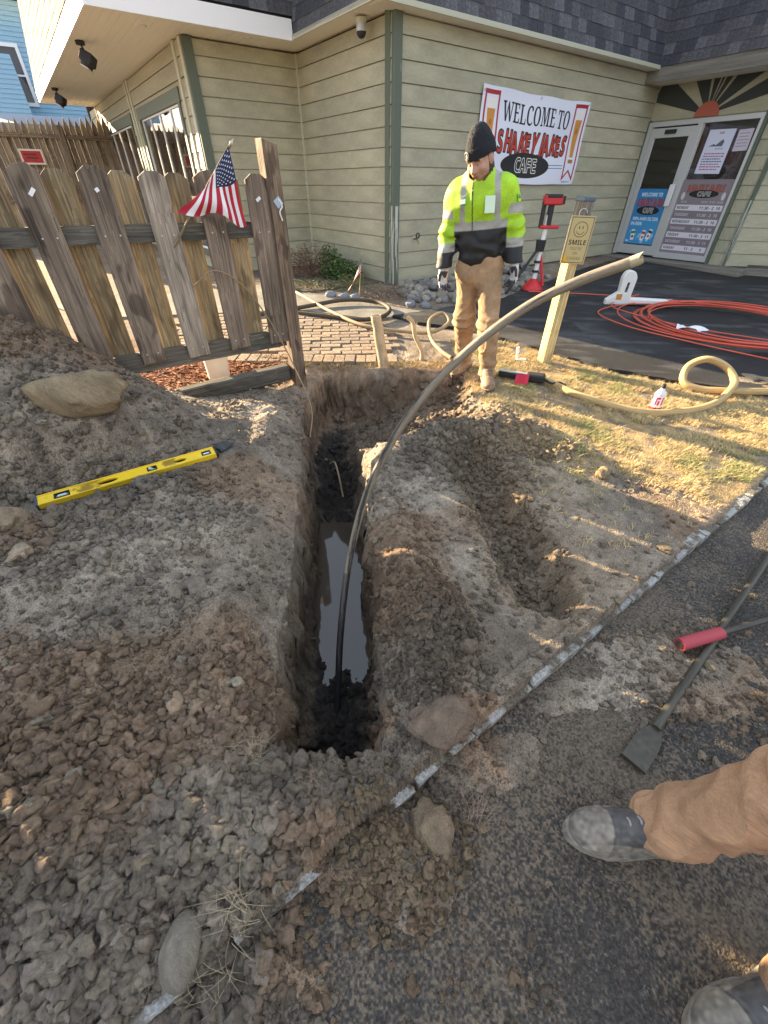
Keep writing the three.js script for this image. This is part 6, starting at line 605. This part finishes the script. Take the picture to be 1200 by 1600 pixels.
  // beanie
  const bf = (x, y, z) => { let d = ell(x, y, z, [0, 0.035, -0.012], [0.093, 0.13, 0.108]); d = smin(d, ell(x, y, z, [0, 0.12, -0.03], [0.05, 0.058, 0.055]), 0.05); const low = 0.026 - 0.16 * (z - 0.0) * -1 * 0.25 - y - 0.03 * sst(0.0, -0.1, z); const band = Math.max(ell(x, y, z, [0, 0.035, -0.012], [0.0975, 0.134, 0.1125]), low, y - 0.085 - 0.1 * z * 0.3); d = Math.max(d, low); return Math.min(d, band) + 0.0012 * Math.sin(Math.atan2(x, z) * 60) + 0.004 * n3(x, y, z, 18); };
  const bg2 = nets(bf, [-0.12, -0.08, -0.15], [0.12, 0.21, 0.13], 0.005, (x, y, z) => { const k = 1 + 0.3 * n3(x, y, z, 50); return [0.014 * k, 0.015 * k, 0.02 * k]; }); const bn = part('beanie', bg2.applyQuaternion(hq).translate(...H), knit, o);
  if (C.patch) { const p = new THREE.CylinderGeometry(0.024, 0.024, 0.004, 24).rotateX(Math.PI / 2).translate(0, 0, 0); part('round_patch', p.rotateX(-0.18).rotateY(-0.35).translate(-0.034, 0.062, 0.096).applyQuaternion(hq).translate(...H), std({ color: lin(0.35, 0.32, 0.28), roughness: 0.6 }), bn); part('patch_ring', new THREE.TorusGeometry(0.017, 0.003, 6, 24).rotateX(-0.18).rotateY(-0.35).translate(-0.035, 0.0625, 0.0985).applyQuaternion(hq).translate(...H), std({ color: lin(0.08, 0.08, 0.09), roughness: 0.6 }), bn); }
}
{ const gyL = groundY(0.93, 3.5), o = thing('person', 'worker in black beanie, lime jacket and tan trousers looking into the trench', 'person', [0.83, gyL, -3.7], -17 * R); o.rotation.order = 'YXZ'; o.rotation.z = 0.1;
  const gR = groundY(0.76, 3.9) - gyL;
  person(o, { hipL: [0.085, 0.86, 0.0], hipR: [-0.085, 0.86, -0.03], pz: -0.02, kneeL: [0.105, 0.47, 0.12], kneeR: [-0.115, 0.48, -0.05], ankL: [0.12, 0.1, 0.13], ankR: [-0.13, 0.1, -0.17], footL: 0.15, footR: -0.35, gndR: gR, cuff: 0.075, waist: 0.94, chest: 1.26, cz: -0.01, shoL: [0.175, 1.345, -0.015], shoR: [-0.175, 1.345, -0.015], elbL: [0.24, 1.1, -0.03], elbR: [-0.24, 1.1, -0.02], wriL: [0.265, 0.9, 0.03], wriR: [-0.27, 0.9, 0.045], head: [-0.01, 1.525, 0.055], hrot: [0.42, -0.5, 0.0], hem: 0.875, bandY: 1.125, zip: -0.05, handTurn: 0.6 },
    { jacket: [0.5, 0.86, 0.02], band: [0.47, 0.47, 0.44], black: [0.016, 0.017, 0.02], pants: [0.5, 0.33, 0.19], pantStain: [0.38, 0.25, 0.15], boot: [0.17, 0.1, 0.055], toe: [0.28, 0.19, 0.11], sole: [0.08, 0.06, 0.05], palm: [0.04, 0.04, 0.045], glove: [0.55, 0.54, 0.53], cuff: [0.5, 0.12, 0.13], patch: true, laces: true });
  // print and fittings of the jacket
  const cm = (w, h, x, y, z, m, name, ry = 0, rx = 0) => part(name, new RoundedBoxGeometry(w, h, 0.006, 1, 0.002), m, o, [x, y, z], [rx, ry, 0]);
  cm(0.07, 0.1, 0.075, 1.27, 0.15, std({ color: lin(0.62, 0.75, 0.55), roughness: 0.12 }), 'clear_pocket', 0.35, -0.16); cm(0.05, 0.026, -0.115, 1.3, 0.138, std({ color: lin(0.2, 0.5, 0.3), roughness: 0.6 }), 'chest_logo', -0.5, -0.15); part('sleeve_patch', new RoundedBoxGeometry(0.006, 0.05, 0.05, 1, 0.002), std({ map: ctex(64, 64, (c) => { c.fillStyle = '#b8e02a'; c.fillRect(0, 0, 64, 64); c.fillStyle = '#1f6a62'; c.fillRect(6, 6, 28, 36); c.fillStyle = '#2a8a50'; c.fillRect(36, 20, 22, 22); }), roughness: 0.6 }), o, [0.262, 1.29, 0.02], [0, -0.25, 0.24]); }
{ const o = thing('person', 'legs of the bystander in tan work trousers and scuffed black boots at right', 'person', [0.97, 0, -0.2], -Math.PI / 2);
  person(o, { hipL: [0.09, 0.9, -0.03], hipR: [-0.09, 0.9, -0.03], pz: -0.04, kneeL: [0.12, 0.5, 0.05], kneeR: [-0.115, 0.5, 0.03], ankL: [0.16, 0.12, 0.06], ankR: [-0.155, 0.12, 0.2], footL: 0.25, footR: -0.08, cuff: 0.085, fine: 0.008, jcell: 0.016, leg: [0.15, 0.1, 0.086, 0.076], waist: 0.98, chest: 1.3, cz: -0.04, shoL: [0.19, 1.4, -0.04], shoR: [-0.19, 1.4, -0.04], elbL: [0.27, 1.14, -0.06], elbR: [-0.27, 1.14, -0.06], wriL: [0.29, 0.93, 0.0], wriR: [-0.29, 0.93, 0.0], head: [0, 1.6, 0.01], hrot: [0.1, 0, 0], hem: 0.91, bandY: 1.17, handTurn: 0.6 },
    { jacket: [0.5, 0.86, 0.02], band: [0.47, 0.47, 0.44], black: [0.016, 0.017, 0.02], pants: [0.54, 0.33, 0.2], pantStain: [0.4, 0.26, 0.17], boot: [0.075, 0.072, 0.072], toe: [0.26, 0.23, 0.185], sole: [0.28, 0.25, 0.2], palm: [0.04, 0.04, 0.045], glove: [0.55, 0.54, 0.53], cuff: [0.5, 0.12, 0.13], patch: false, laces: true }); }
scene.traverse((o) => { if (o.isMesh) { o.castShadow = true; o.receiveShadow = true; } });
renderer.render(scene, camera);
